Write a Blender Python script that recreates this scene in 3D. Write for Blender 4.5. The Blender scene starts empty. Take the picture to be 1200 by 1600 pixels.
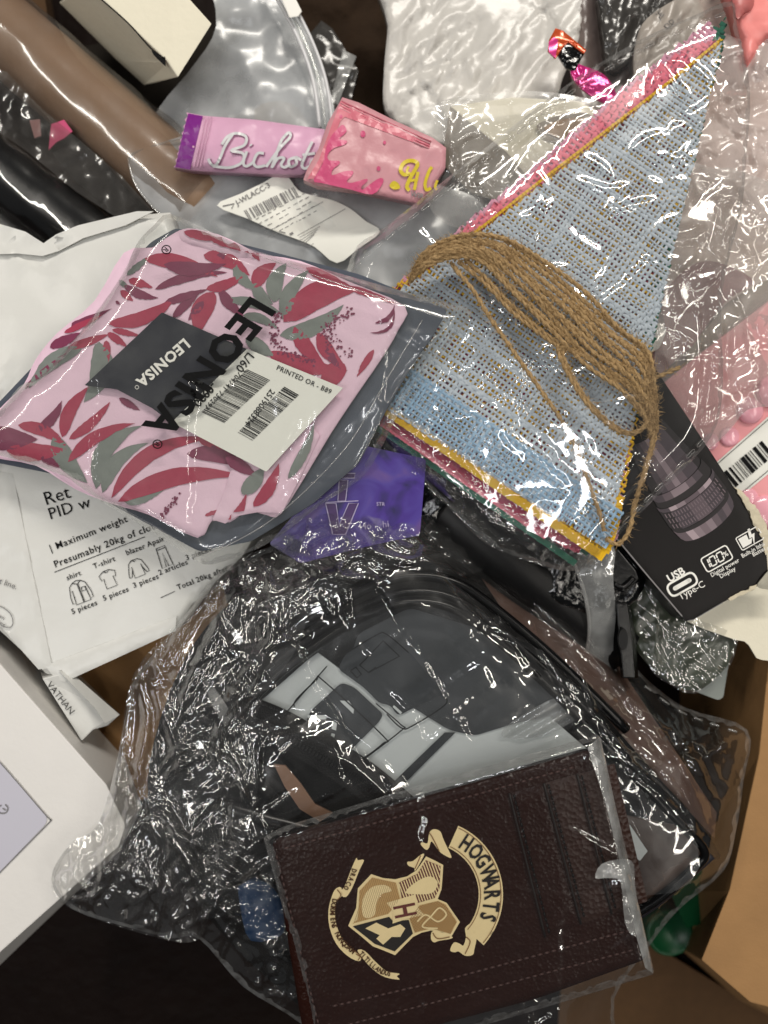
import bpy, math, random
import numpy as np
from mathutils import Vector
from mathutils.geometry import delaunay_2d_cdt

random.seed(7)
scn = bpy.context.scene
COL = scn.collection
S = 0.0003            # metres per photo pixel on the plane z = 0
CH = 1200.0           # camera height in the same unit

# ------------------------------------------------------------------ camera
cam = bpy.data.cameras.new('camera'); camo = bpy.data.objects.new('camera', cam); COL.objects.link(camo)
camo.location = (0, 0, CH*S)
cam.sensor_fit = 'VERTICAL'; cam.sensor_height = 36.0; cam.lens = 27.0
cam.clip_start = 0.01; cam.clip_end = 20
cam.dof.use_dof = True; cam.dof.focus_distance = (CH-90)*S; cam.dof.aperture_fstop = 5.0
scn.camera = camo

# ------------------------------------------------------------------ light: a dim room, ceiling lamps at top and left, other strips added for glints
w = bpy.data.worlds.new('World'); scn.world = w; w.use_nodes = True
bg = w.node_tree.nodes['Background']; bg.inputs[0].default_value = (0.92, 0.96, 1.0, 1); bg.inputs[1].default_value = 0.04

def lamp(name, loc, power, radius, col, target=(0, 0, 0)):
    l = bpy.data.lights.new(name, 'AREA'); l.shape = 'DISK'; l.size = radius*2; l.energy = power; l.color = col
    o = bpy.data.objects.new(name, l); COL.objects.link(o); o.location = loc
    o.rotation_euler = (Vector(loc)-Vector(target)).to_track_quat('Z', 'Y').to_euler()
    return o
WARM = (1.0, 0.945, 0.86)
def strip(loc, power, length, width, col, turn=0):
    o = lamp('key_or_glint_strip', loc, power, .05, col); o.data.shape = 'RECTANGLE'; o.data.size = length; o.data.size_y = width
    o.rotation_euler = (0, 0, math.radians(turn)); return o
strip((0.42, 1.22, 1.25), 24.0, 1.0, 0.13, WARM, 8)
strip((-1.02, 0.45, 1.15), 6.5, 1.0, 0.07, WARM, 80)
strip((1.02, 0.05, 1.20), 5.0, 1.0, 0.06, WARM, 95)  # added strip, catches the film creases on the right
strip((-0.66, -0.44, 1.25), 2.6, 0.8, 0.04, (0.97, 0.98, 1.0), 35)  # added strip, mirrored as glints in the lower left wrap
strip((0.68, -0.58, 1.25), 2.4, 0.9, 0.03, WARM, 120)  # added strip, puts glints on the folds of the right-hand wrap
strip((0.03, 0.05, 1.30), 0.9, 0.35, 0.03, (0.97, 0.98, 1.0), -60)  # added overhead strip for glints around the purple card
strip((-0.46, -0.46, 1.25), 1.3, 0.6, 0.02, WARM, -50)  # added narrow strip for thin glints on the wash bag wrap

scn.render.engine = 'CYCLES'
scn.cycles.max_bounces = 10; scn.cycles.transparent_max_bounces = 40; scn.cycles.glossy_bounces = 4
scn.cycles.caustics_reflective = False; scn.cycles.caustics_refractive = False
scn.cycles.use_denoising = True; scn.cycles.sample_clamp_indirect = 4.0
vs = scn.view_settings; vs.view_transform = 'Standard'; vs.look = 'None'; vs.gamma = 1.0; vs.exposure = 0.18

# ------------------------------------------------------------------ helpers
def lin(*c):
    return tuple((x/255/12.92 if x <= 10 else ((x/255+0.055)/1.055)**2.4) for x in c)

def P(x, y, z):
    k = (CH-z)/CH*S
    return Vector(((x-600)*k, (800-y)*k, z*S))

_org = {}
def thing(name, label, cat, at, group=None):
    o = bpy.data.objects.new(name, None); COL.objects.link(o); o.empty_display_size = 0.01
    o.location = P(*at); _org[o.name] = P(*at)
    o['label'] = label; o['category'] = cat
    if group: o['group'] = group
    return o

def link(name, verts, faces, mat, parent=None, smooth=True, fm=None, kind=None, label=None):
    me = bpy.data.meshes.new(name)
    org = _org[parent.name] if parent else Vector((0, 0, 0))
    me.from_pydata([tuple(Vector(v)-org) for v in verts], [], faces)
    for m in (mat if isinstance(mat, (list, tuple)) else [mat]): me.materials.append(m)
    if fm: me.polygons.foreach_set('material_index', fm)
    me.polygons.foreach_set('use_smooth', [smooth]*len(me.polygons))
    me.update()
    o = bpy.data.objects.new(name, me); COL.objects.link(o)
    if parent: o.parent = parent
    _org[o.name] = org
    if kind: o['kind'] = kind
    if label: o['label'] = label
    return o

# numpy gradient noise -------------------------------------------------
def _h(ix, iy, s):
    n = (ix*374761393 + iy*668265263 + s*974711) & 0x7fffffff
    n = ((n ^ (n >> 13))*1274126177) & 0x7fffffff
    return (n ^ (n >> 16)) & 0xffff
def pn(x, y, s=0):
    x = np.asarray(x, float); y = np.asarray(y, float)
    ix = np.floor(x).astype(np.int64); iy = np.floor(y).astype(np.int64); fx = x-ix; fy = y-iy
    u = fx*fx*fx*(fx*(fx*6-15)+10); v = fy*fy*fy*(fy*(fy*6-15)+10)
    def g(i, j):
        a = _h(ix+i, iy+j, s)/65536*2*np.pi
        return np.cos(a)*(fx-i)+np.sin(a)*(fy-j)
    a = g(0, 0)*(1-u)+g(1, 0)*u; b = g(0, 1)*(1-u)+g(1, 1)*u
    return a*(1-v)+b*v
def fb(x, y, sc, s=0, o=3):
    r = 0; a = 1.0
    for i in range(o): r = r+a*pn(x/sc, y/sc, s+i*17); a *= .5; sc *= .5
    return r
def ridged(x, y, sc, s=0, o=3, g=.5):
    wx = x+fb(x, y, sc*1.5, s+91, 2)*sc*.6; wy = y+fb(x, y, sc*1.5, s+57, 2)*sc*.6
    r = 0; a = 1.0
    for i in range(o): r = r+a*(.35-np.abs(pn(wx/sc, wy/sc, s+i*13))); a *= g; sc *= .5
    return r
def facets(x, y, sc, s=0, k=.35):
    x = np.asarray(x, float)/sc; y = np.asarray(y, float)/sc
    ix = np.floor(x).astype(np.int64); iy = np.floor(y).astype(np.int64); best = np.full(x.shape, -9.)
    for i in (-1, 0, 1):
        for j in (-1, 0, 1):
            a, b = ix+i, iy+j
            cx = a+_h(a, b, s)/65536; cy = b+_h(a, b, s+1)/65536
            gx = _h(a, b, s+2)/65536-.5; gy = _h(a, b, s+3)/65536-.5
            dx, dy = x-cx, y-cy
            best = np.maximum(best, gx*dx+gy*dy-k*(dx*dx+dy*dy)+.25*(_h(a, b, s+4)/65536))
    return best

def crinkle(x, y, sc=90, amp=1., s=0, ang=0., an=1., fine=.5):
    """creased film: flat facets meeting in sharp folds; a finer set gathers in patches"""
    c, q = math.cos(ang), math.sin(ang); x = np.asarray(x, float); y = np.asarray(y, float)
    u = (x*c+y*q); v = (-x*q+y*c)*an
    wx = u+14*pn(u/60., v/60., s+5); wy = v+14*pn(u/60., v/60., s+9)
    m = np.clip(.5+1.6*fb(x, y, sc*2.2, s+3, 2), 0, 1)
    return amp*(sc*.55*facets(wx, wy, sc, s, .10)+fine*m*sc*(.26*facets(wx*1.1, wy*1.1, sc*.45, s+31, .12)+.07*facets(wx, wy, sc*.22, s+61, .2)))
def folds(x, y, L):
    """long sharp creases: (path, height, half width) raised along each path and fading at its ends"""
    x = np.ravel(np.asarray(x, float)); y = np.ravel(np.asarray(y, float)); r = np.zeros(x.shape)
    for path, h, wd in L:
        p = smooth(path, 4, False) if len(path) > 2 else np.array(path, float); n = len(p)
        k = np.where((x > p[:, 0].min()-wd) & (x < p[:, 0].max()+wd) & (y > p[:, 1].min()-wd) & (y < p[:, 1].max()+wd))[0]
        if not len(k): continue
        best = np.full(len(k), 1e9); tt = np.zeros(len(k))
        for i in range(n-1):
            a = p[i]; e = p[i+1]-a; l = e@e+1e-9; qx = x[k]-a[0]; qy = y[k]-a[1]; t = np.clip((qx*e[0]+qy*e[1])/l, 0, 1)
            d = np.hypot(qx-t*e[0], qy-t*e[1]); b = d < best; best[b] = d[b]; tt[b] = (i+t[b])/(n-1)
        r[k] += h*np.clip(1-best/wd, 0, 1)*np.sin(np.pi*np.clip(tt, .04, .96))**.5
    return r
def rfolds(poly, n, l0, l1, h, wd, seed, ang=None, spread=3.2):
    """random creases inside an outline"""
    R_ = random.Random(seed); poly = np.array(poly, float); mn = poly.min(0); mx = poly.max(0); out = []
    while len(out) < n:
        p = np.array((R_.uniform(mn[0], mx[0]), R_.uniform(mn[1], mx[1])))
        if not inside(p[None], poly)[0]: continue
        a = (R_.uniform(0, math.pi) if ang is None else ang+R_.gauss(0, spread*.3)); l = R_.uniform(l0, l1); d = np.array((math.cos(a), math.sin(a))); m = np.array((-d[1], d[0]))
        out.append(([p-d*l/2, p+m*R_.uniform(-.14, .14)*l, p+d*l/2], h*R_.uniform(.5, 1.2)*R_.choice((1, 1, -1)), wd*R_.uniform(.6, 1.3)))
    return out
# outlines ---------------------------------------------------------------
def smooth(pts, n=6, closed=True):
    p = np.array(pts, float); m = len(p); out = []
    for i in range(m if closed else m-1):
        if closed: a, b, c, d = p[i-1], p[i], p[(i+1) % m], p[(i+2) % m]
        else: a, b, c, d = p[max(i-1, 0)], p[i], p[i+1], p[min(i+2, m-1)]
        for k in range(n):
            t = k/n
            out.append(.5*((2*b)+(-a+c)*t+(2*a-5*b+4*c-d)*t*t+(-a+3*b-3*c+d)*t**3))
    if not closed: out.append(p[-1])
    return np.array(out)
def rnd(pts, r=6, n=4):
    """polygon with straight edges and rounded corners"""
    p = np.array(pts, float); m = len(p); out = []
    for i in range(m):
        a, b, c = p[i-1], p[i], p[(i+1) % m]
        u = a-b; v = c-b; lu = np.hypot(*u); lv = np.hypot(*v)
        q = min(r, lu*.45, lv*.45); s = b+u/lu*q; e = b+v/lv*q
        for k in range(n+1):
            t = k/n; out.append((1-t)**2*s+2*t*(1-t)*b+t*t*e)
    return np.array(out)
def dense(p, step):
    p = np.array(p, float); out = []
    for i in range(len(p)):
        a, b = p[i], p[(i+1) % len(p)]; n = max(1, int(np.hypot(*(b-a))/step))
        for k in range(n): out.append(a+(b-a)*k/n)
    return np.array(out)
def inside(pts, poly):
    x, y = pts[:, 0], pts[:, 1]; r = np.zeros(len(pts), bool); m = len(poly)
    for i in range(m):
        x1, y1 = poly[i]; x2, y2 = poly[(i+1) % m]
        if y1 == y2: continue
        c = ((y1 > y) != (y2 > y)) & (x < (x2-x1)*(y-y1)/(y2-y1)+x1)
        r ^= c
    return r
def edist(pts, poly):
    d = np.full(len(pts), 1e9); m = len(poly)
    for i in range(m):
        a = poly[i]; e = poly[(i+1) % m]-a; l = e@e
        if l < 1e-9: continue
        q = pts-a; t = np.clip(q@e/l, 0, 1)
        d = np.minimum(d, np.hypot(q[:, 0]-t*e[0], q[:, 1]-t*e[1]))
    return d
def fill(outline, step, jit=.25):
    out = dense(outline, step); mn = out.min(0); mx = out.max(0)
    gx, gy = np.meshgrid(np.arange(mn[0]+step*.5, mx[0], step), np.arange(mn[1]+step*.5, mx[1], step*.87))
    gx[1::2] += step*.5
    g = np.stack([gx.ravel(), gy.ravel()], 1)
    rs = np.random.RandomState(5); g = g+rs.uniform(-jit, jit, g.shape)*step
    if len(g):
        g = g[inside(g, out)]
        if len(g): g = g[edist(g, out) > step*.45]
    n = len(out); allp = np.vstack([out, g]) if len(g) else out
    r = delaunay_2d_cdt([Vector(p) for p in allp], [], [list(range(n))], 1, 1e-6)
    v = np.array([tuple(p) for p in r[0]]); f = [list(t) for t in r[2]]
    # face orientation: pixel y runs down, so counter-clockwise in the world is clockwise here
    F = []
    for t in f:
        a, b, c = v[t[0]], v[t[1]], v[t[2]]
        s = (b[0]-a[0])*(c[1]-a[1])-(b[1]-a[1])*(c[0]-a[0])
        F.append(t[::-1] if s > 0 else t)
    return v, F, out
def Z(z, x, y):
    x = np.asarray(x, float); y = np.asarray(y, float)
    return z(x, y) if callable(z) else np.full(x.shape, float(z))
def plane(p0, p1, p2):
    A = np.array([[p[0], p[1], 1] for p in (p0, p1, p2)], float); c = np.linalg.solve(A, [p[2] for p in (p0, p1, p2)])
    return lambda x, y: c[0]*x+c[1]*y+c[2]
def sheet(name, outline, z, mat, parent=None, step=14, th=0, edge=0, off=0, side=None, **kw):
    """top surface following z, rounded down at its rim over `edge`, with walls and an underside when th > 0"""
    v, F, out = fill(outline, step)
    zz = Z(z, v[:, 0], v[:, 1])+off
    if edge:
        d = np.clip(edist(v, out)/edge, 0, 1); zz = zz-min(edge, th if th else edge)*.9*(1-np.sqrt(1-(1-d)**2))
    V = [P(a, b, c) for (a, b), c in zip(v, zz)]; fm = [0]*len(F)
    if th:
        idx = {}
        for i, p in enumerate(v): idx[(round(p[0], 3), round(p[1], 3))] = i
        rim = [idx.get((round(p[0], 3), round(p[1], 3))) for p in out]; rim = [i for i in rim if i is not None]
        ctr = sum((V[i] for i in rim), Vector())/len(rim)
        zb = Z(z, v[:, 0], v[:, 1])+off-th
        n = len(rim); r2 = []
        for i in rim: r2.append(len(V)); V.append(V[i].copy())
        b0 = len(V); V += [Vector((V[i].x, V[i].y, zb[i]*S)) for i in rim]; rim = r2
        # signed area to orient the walls
        ar = sum(V[rim[k]].x*V[rim[(k+1) % n]].y-V[rim[(k+1) % n]].x*V[rim[k]].y for k in range(n))
        for k in range(n):
            q = [rim[k], rim[(k+1) % n], b0+(k+1) % n, b0+k]
            F.append(q[::-1] if ar > 0 else q); fm.append(1 if side else 0)
        bot = [b0+k for k in range(n)]
        F.append(bot[::-1] if ar > 0 else bot); fm.append(1 if side else 0)
    return link(name, V, F, [mat, side] if side else mat, parent, fm=fm, **kw)
class Acc:
    """collects flat print (quads, strokes, polygons, text) lying on a surface z"""
    def __init__(s, z, off=.8): s.V = []; s.F = []; s.z = z; s.off = off
    def _add(s, pts, faces):
        pts = np.array(pts, float); b = len(s.V); zz = Z(s.z, pts[:, 0], pts[:, 1])+s.off
        s.V += [P(x, y, q) for (x, y), q in zip(pts, zz)]
        for f in faces:
            a, c, d = (np.array(pts[f[0]]), np.array(pts[f[1]]), np.array(pts[f[2]]))
            sg = (c[0]-a[0])*(d[1]-a[1])-(c[1]-a[1])*(d[0]-a[0])
            f = [b+i for i in f]; s.F.append(f[::-1] if sg > 0 else f)
    def poly(s, pts, step=8):
        v, f, o = fill(np.array(pts, float), step); s._add(v, f)
    def quad(s, a, b, c, d): s._add([a, b, c, d], [[0, 1, 2, 3]])
    def stroke(s, pts, w, sm=True, closed=False, step=None):
        p = smooth(pts, 5, closed) if sm and len(pts) > 2 else np.array(pts, float)
        if closed: p = np.vstack([p, p[:1]])
        t = np.gradient(p, axis=0); l = np.hypot(t[:, 0], t[:, 1])+1e-9; n = np.stack([-t[:, 1]/l, t[:, 0]/l], 1)
        ww = np.asarray(w(np.linspace(0, 1, len(p))) if callable(w) else np.full(len(p), w), float)[:, None]*.5
        L = p+n*ww; R = p-n*ww; m = len(p)
        s._add(np.vstack([L, R]), [[i, i+1, m+i+1, m+i] for i in range(m-1)])
    def text(s, txt, at, d, size, up=None, bold=0, xs=1.0, track=1.0):
        """d: reading direction in pixels (any length), size: letter em in pixels"""
        c = bpy.data.curves.new('t', 'FONT'); c.body = txt; c.size = 1; c.resolution_u = 2; c.offset = bold; c.space_character = track
        o = bpy.data.objects.new('t', c); me = o.to_mesh()
        d = np.array(d, float); d /= np.hypot(*d)
        u = np.array([d[1], -d[0]]) if up is None else np.array(up, float)/np.hypot(*up)
        pts = [np.array(at)+d*v.co.x*size*xs+u*v.co.y*size for v in me.vertices]
        fs = [list(p.vertices) for p in me.polygons]
        if size > 20:     # large letters follow the surface: split long triangles
            todo = []
            for f in fs: todo += [[f[0], f[i], f[i+1]] for i in range(1, len(f)-1)]
            fs = []; mid = {}
            while todo:
                f = todo.pop(); e = [np.hypot(*(pts[f[i]]-pts[f[(i+1) % 3]])) for i in range(3)]; i = int(np.argmax(e))
                if e[i] < 7: fs.append(f); continue
                a_, b_, c_ = f[i], f[(i+1) % 3], f[(i+2) % 3]; k_ = (min(a_, b_), max(a_, b_))
                if k_ not in mid: mid[k_] = len(pts); pts.append((pts[a_]+pts[b_])/2)
                todo += [[a_, mid[k_], c_], [mid[k_], b_, c_]]
        if pts: s._add(pts, fs)
        wd = max((v.co.x for v in me.vertices), default=0)*size*xs
        o.to_mesh_clear(); bpy.data.objects.remove(o); bpy.data.curves.remove(c)
        return wd
    def bars(s, a, b, vec, seed=1, n=40, thick=.55):
        """a barcode stacked from a to b, each bar running along vec"""
        r = random.Random(seed); a = np.array(a, float); b = np.array(b, float); vec = np.array(vec, float)
        ws = [r.choice((1, 1, 1, 2, 2, 3)) for _ in range(n*2)]; tot = sum(ws); x = 0
        for i, w_ in enumerate(ws):
            if i % 2 == 0:
                p = a+(b-a)*x/tot; q = a+(b-a)*(x+w_*(thick+.35))/tot
                s.quad(p, q, q+vec, p+vec)
            x += w_
    def done(s, name, mat, parent, **kw): return link(name, s.V, s.F, mat, parent, smooth=False, **kw)

def tube(name, path, r, mat, parent, n=8, sm=5, cap=True, wob=0, **kw):
    V, F = tube_geo(path, r, n, sm, cap, 0, wob); return link(name, V, F, mat, parent, **kw)
def tube_geo(path, r, n=8, sm=5, cap=True, b=0, wob=0, seed=0):
    p = np.array(path, float)
    if sm and len(p) > 2: p = smooth(p, sm, False)
    W = [P(*q) for q in p]; V = []; F = []; m = len(W); up = None
    rr = [r]*m if not callable(r) else [r(i/(m-1)) for i in range(m)]
    for i in range(m):
        t = (W[min(i+1, m-1)]-W[max(i-1, 0)]).normalized()
        if up is None: up = t.orthogonal().normalized()
        up = (up-t*up.dot(t)).normalized(); sd = t.cross(up)
        for k in range(n):
            a = 2*math.pi*k/n; V.append(W[i]+(up*math.cos(a)+sd*math.sin(a))*(rr[i]+(wob*float(ridged(np.array([i*.22]), np.array([k*5.2/n]), 1., seed, 3)[0]) if wob else 0))*S)
    for i in range(m-1):
        for k in range(n):
            F.append([b+i*n+k, b+i*n+(k+1) % n, b+(i+1)*n+(k+1) % n, b+(i+1)*n+k])
    if cap: F.append([b+k for k in range(n)][::-1]); F.append([b+(m-1)*n+k for k in range(n)])
    return V, F
def rim(name, outline, zf, mat, parent, width=7, inset=3, dz=.9):
    """a welded border strip lying along the edge of a bag"""
    p = dense(np.array(outline, float), 6); c = p.mean(0); t_ = np.roll(p, -1, 0)-np.roll(p, 1, 0); l = np.hypot(t_[:, 0], t_[:, 1])+1e-9; n_ = np.stack([-t_[:, 1]/l, t_[:, 0]/l], 1)
    a_ = p+n_*2; sg = 1 if inside(a_, p).mean() > .5 else -1
    k = np.arange(len(p)); ww = width*(.6+.5*np.abs(pn(k/5., k*0+.3, 7))+.4*(pn(k/2.2, k*0+9.3, 3) > .1)); q0 = p+n_*sg*.4; q1 = p+n_*sg*ww[:, None]
    z0 = Z(zf, q0[:, 0], q0[:, 1])+dz+1.2*pn(k/3., k*0+1.7, 2); z1 = Z(zf, q1[:, 0], q1[:, 1])+dz
    m = len(p); V = [P(x, y, z) for (x, y), z in zip(q0, z0)]+[P(x, y, z) for (x, y), z in zip(q1, z1)]
    F = [[i, (i+1) % m, m+(i+1) % m, m+i] for i in range(m)]
    if sg < 0 or True:
        a, b2, c2 = V[0], V[1], V[m+1]
        if (b2-a).cross(c2-a).z < 0: F = [f[::-1] for f in F]
    return link(name, V, F, mat, parent)
def prism(name, top, bot, mat, parent, **kw):
    """solid between two outlines given as (x, y, z)"""
    n = len(top); V = [P(*p) for p in top]+[P(*p) for p in bot]
    F = [list(range(n))[::-1], [n+i for i in range(n)]]+[[i, (i+1) % n, n+(i+1) % n, n+i] for i in range(n)]
    o = link(name, V, F, mat, parent, smooth=False, **kw)
    import bmesh
    bm = bmesh.new(); bm.from_mesh(o.data); bmesh.ops.recalc_face_normals(bm, faces=bm.faces)
    bmesh.ops.bevel(bm, geom=bm.edges[:], offset=2.2*S, segments=2, affect='EDGES', profile=.6)
    bm.to_mesh(o.data); bm.free(); return o
def leaf(b, t, w_, bend=0., n=15):
    b = np.array(b, float); t = np.array(t, float); d = t-b; l = np.hypot(*d); nrm = np.array([-d[1], d[0]])/l
    L = []; R = []; rg = random.Random(int(b[0]*7+t[1]*3))
    for i in range(n+1):
        s = i/n; c = b+d*s+nrm*bend*l*4*s*(1-s)
        h = w_*.5*(math.sin(math.pi*s**.72)**.85 if 0 < s < 1 else 0)
        L.append(c+nrm*(h+rg.uniform(-.8, .8)*(0 < s < 1))); R.append(c-nrm*(h+rg.uniform(-.5, .5)*(0 < s < 1)))
    return np.array(L+R[-2:0:-1])

# ------------------------------------------------------------------ materials
def nt(name):
    m = bpy.data.materials.new(name); m.use_nodes = True; t = m.node_tree; t.nodes.clear(); return m, t
def pm(name, col, rough=.5, spec=.5, bump=None, var=.12, vs_=120, metal=0., coat=0., bump2=None, trans=0):
    """principled with a mottled colour and noise / voronoi relief; bump = (kind, scale per metre, strength)"""
    m, t = nt(name); N = t.nodes; L = t.links
    o = N.new('ShaderNodeOutputMaterial'); b = N.new('ShaderNodeBsdfPrincipled'); L.new(b.outputs[0], o.inputs[0])
    tc = N.new('ShaderNodeTexCoord'); no = N.new('ShaderNodeTexNoise'); no.inputs['Scale'].default_value = vs_; no.inputs['Detail'].default_value = 4
    L.new(tc.outputs['Object'], no.inputs['Vector'])
    mx = N.new('ShaderNodeMix'); mx.data_type = 'RGBA'
    c = lin(*col); mx.inputs[6].default_value = tuple(x*(1-var) for x in c)+(1,); mx.inputs[7].default_value = tuple(min(1, x*(1+var)) for x in c)+(1,)
    L.new(no.outputs['Fac'], mx.inputs[0]); L.new(mx.outputs[2], b.inputs['Base Color'])
    b.inputs['Roughness'].default_value = rough; b.inputs['Specular IOR Level'].default_value = spec
    b.inputs['Metallic'].default_value = metal; b.inputs['Coat Weight'].default_value = coat; b.inputs['Coat Roughness'].default_value = .08
    prev = None
    for bp in (bump, bump2):
        if not bp: continue
        kind, sc, st = bp
        if kind == 'voronoi': x = N.new('ShaderNodeTexVoronoi'); out = x.outputs['Distance']
        else:
            x = N.new('ShaderNodeTexNoise'); x.inputs['Detail'].default_value = 5; out = x.outputs['Fac']
            if kind == 'ridge': x.noise_type = 'RIDGED_MULTIFRACTAL'; x.normalize = True
        x.inputs['Scale'].default_value = sc; L.new(tc.outputs['Object'], x.inputs['Vector'])
        bn = N.new('ShaderNodeBump'); bn.inputs['Strength'].default_value = st; bn.inputs['Distance'].default_value = .35/sc
        L.new(out, bn.inputs['Height'])
        if prev: L.new(prev.outputs[0], bn.inputs['Normal'])
        L.new(bn.outputs[0], b.inputs['Normal']); prev = bn
    return m
def film(name, tint=(1, 1, 1), haze=.03, rough=.06, gain=1.6, bump=(260, .35), hcol=(.8, .8, .8), stretch=(1, 1, 1), hz_scale=60, ior=1.5, soft=.22):
    m, t = nt(name); N = t.nodes; L = t.links
    o = N.new('ShaderNodeOutputMaterial'); tr = N.new('ShaderNodeBsdfTransparent'); tr.inputs[0].default_value = (*tint, 1)
    df = N.new('ShaderNodeBsdfDiffuse'); df.inputs[0].default_value = (*hcol, 1)
    gl = N.new('ShaderNodeBsdfGlossy'); gl.inputs['Roughness'].default_value = rough; gl.inputs[0].default_value = (1, 1, 1, 1)
    tc = N.new('ShaderNodeTexCoord'); mp = N.new('ShaderNodeMapping'); mp.inputs['Scale'].default_value = stretch
    L.new(tc.outputs['Object'], mp.inputs[0])
    n1 = N.new('ShaderNodeTexNoise'); n1.inputs['Scale'].default_value = hz_scale; n1.inputs['Detail'].default_value = 5; L.new(mp.outputs[0], n1.inputs['Vector'])
    mr = N.new('ShaderNodeMapRange'); mr.inputs[1].default_value = .3; mr.inputs[2].default_value = .75
    mr.inputs[3].default_value = haze*.4; mr.inputs[4].default_value = haze*1.6; L.new(n1.outputs['Fac'], mr.inputs[0])
    m1 = N.new('ShaderNodeMixShader'); L.new(mr.outputs[0], m1.inputs[0]); L.new(tr.outputs[0], m1.inputs[1]); L.new(df.outputs[0], m1.inputs[2])
    n2 = N.new('ShaderNodeTexNoise'); n2.inputs['Scale'].default_value = bump[0]; n2.inputs['Detail'].default_value = 4
    n2.noise_type = 'RIDGED_MULTIFRACTAL'; n2.normalize = True; L.new(mp.outputs[0], n2.inputs['Vector'])
    bn = N.new('ShaderNodeBump'); bn.inputs['Strength'].default_value = bump[1]; bn.inputs['Distance'].default_value = .3/bump[0]
    L.new(n2.outputs['Fac'], bn.inputs['Height']); L.new(bn.outputs[0], gl.inputs['Normal'])
    fr = N.new('ShaderNodeFresnel'); fr.inputs[0].default_value = ior; L.new(bn.outputs[0], fr.inputs['Normal'])
    mu = N.new('ShaderNodeMath'); mu.operation = 'MULTIPLY'; mu.inputs[1].default_value = gain; mu.use_clamp = True; L.new(fr.outputs[0], mu.inputs[0])
    m2 = N.new('ShaderNodeMixShader'); g2 = N.new('ShaderNodeBsdfGlossy'); g2.inputs['Roughness'].default_value = .24; L.new(bn.outputs[0], g2.inputs['Normal']); gm = N.new('ShaderNodeMixShader'); gm.inputs[0].default_value = soft; L.new(gl.outputs[0], gm.inputs[1]); L.new(g2.outputs[0], gm.inputs[2])
    mi = N.new('ShaderNodeMath'); mi.operation = 'MINIMUM'; mi.inputs[1].default_value = .17; L.new(mu.outputs[0], mi.inputs[0]); L.new(mi.outputs[0], m2.inputs[0]); L.new(m1.outputs[0], m2.inputs[1]); L.new(gm.outputs[0], m2.inputs[2])
    L.new(m2.outputs[0], o.inputs[0]); return m
# ================================================================== materials
M_floor = pm('dark_wood', (20, 11, 8), .6, .1, ('noise', 90, .4), .35, 60)
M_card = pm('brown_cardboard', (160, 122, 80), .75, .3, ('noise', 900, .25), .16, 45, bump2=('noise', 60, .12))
M_cardshade = pm('shaded_cardboard', (84, 60, 36), .75, .3, ('noise', 700, .3), .15, 200)  # brown board with the shade it lies in put into its colour
M_white = pm('white_board', (224, 221, 217), .45, .5, ('noise', 500, .08), .05, 22, bump2=('noise', 40, .05))
M_cream = pm('cream_paper', (226, 220, 200), .6, .4, ('noise', 300, .2), .05, 60)
M_grayboard = pm('grey_board', (150, 140, 126), .7, .3, ('noise', 600, .2), .08)
M_mailer = pm('white_polythene', (212, 212, 208), .34, .5, ('noise', 60, .12), .03, 60)
M_mailerw = pm('crumpled_polythene', (196, 193, 188), .3, .5, ('noise', 120, .12), .05, 60)
M_label = pm('label_paper', (232, 232, 224), .4, .5, ('noise', 400, .05), .02)
M_ink = pm('black_ink', (12, 12, 13), .6, .12, None, .05)
M_grayink = pm('grey_ink', (120, 118, 118), .5, .4, None, .05)
M_whiteink = pm('white_ink', (236, 234, 228), .45, .4, None, .03)
M_black = pm('black_plastic', (10, 10, 11), .25, .3, ('noise', 300, .08), .2)
M_blackgloss = pm('black_gloss_film', (10, 10, 11), .12, .7, ('ridge', 60, .5), .2, bump2=('noise', 240, .25))
M_blackfab = pm('black_mesh_fabric', (14, 14, 15), .6, .15, ('voronoi', 1100, .8), .3, 300)
M_rubber = pm('black_rubber', (12, 12, 13), .4, .25, ('noise', 1500, .25), .3, 500)
M_metal = pm('bright_metal', (205, 205, 205), .22, .5, None, .05, metal=1.)
M_tan = pm('tan_tube', (158, 130, 106), .4, .4, ('noise', 120, .15), .12, 40)
M_navy = pm('navy_cloth', (74, 80, 92), .7, .3, ('noise', 1200, .3), .10, 100)
M_tag = pm('navy_tag', (28, 30, 42), .5, .2, ('noise', 600, .1), .08)
M_pinkcloth = pm('pink_cloth', (228, 196, 214), .8, .25, ('noise', 1500, .25), .04, 100, bump2=('noise', 90, .15))
M_red = pm('red_print', (162, 60, 84), .8, .25, ('noise', 1500, .25), .12, 350)
M_plum = pm('plum_print', (122, 54, 82), .8, .25, ('noise', 1500, .25), .14, 350)
M_gray = pm('grey_green_print', (122, 128, 124), .8, .25, ('noise', 1500, .25), .12, 350)
M_purple = pm('purple_foil', (120, 30, 128), .35, .5, None, .08)
M_sach = pm('lilac_pink_foil', (212, 164, 192), .34, .5, ('noise', 50, .12), .05, 60)
M_silver = pm('silver_print', (206, 206, 208), .35, .6, None, .06)
M_silsh = pm('dark_pink_print', (150, 96, 128), .5, .4, None, .06)
M_sach2 = pm('pink_foil', (200, 144, 152), .34, .5, ('noise', 50, .15), .05, 60)
M_hot = pm('hot_pink_print', (200, 76, 120), .36, .5, None, .06)
M_rose = pm('rose_seal', (206, 112, 128), .35, .6, None, .06)
M_yel = pm('yellow_print', (206, 184, 30), .4, .5, None, .08)
M_pinkp = pm('pink_plastic', (236, 160, 164), .3, .5, None, .05, 40)
M_dome = pm('pink_bubble', (240, 172, 186), .16, .6, None, .03, 40)
M_salmon = pm('salmon_plastic', (236, 140, 136), .35, .5, None, .05)
M_taupe = pm('taupe_cloth', (206, 190, 180), .8, .3, ('noise', 500, .5), .12, 90)
M_mauve = pm('mauve_cloth', (150, 112, 112), .6, .3, ('noise', 200, .5), .15, 100)
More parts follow.
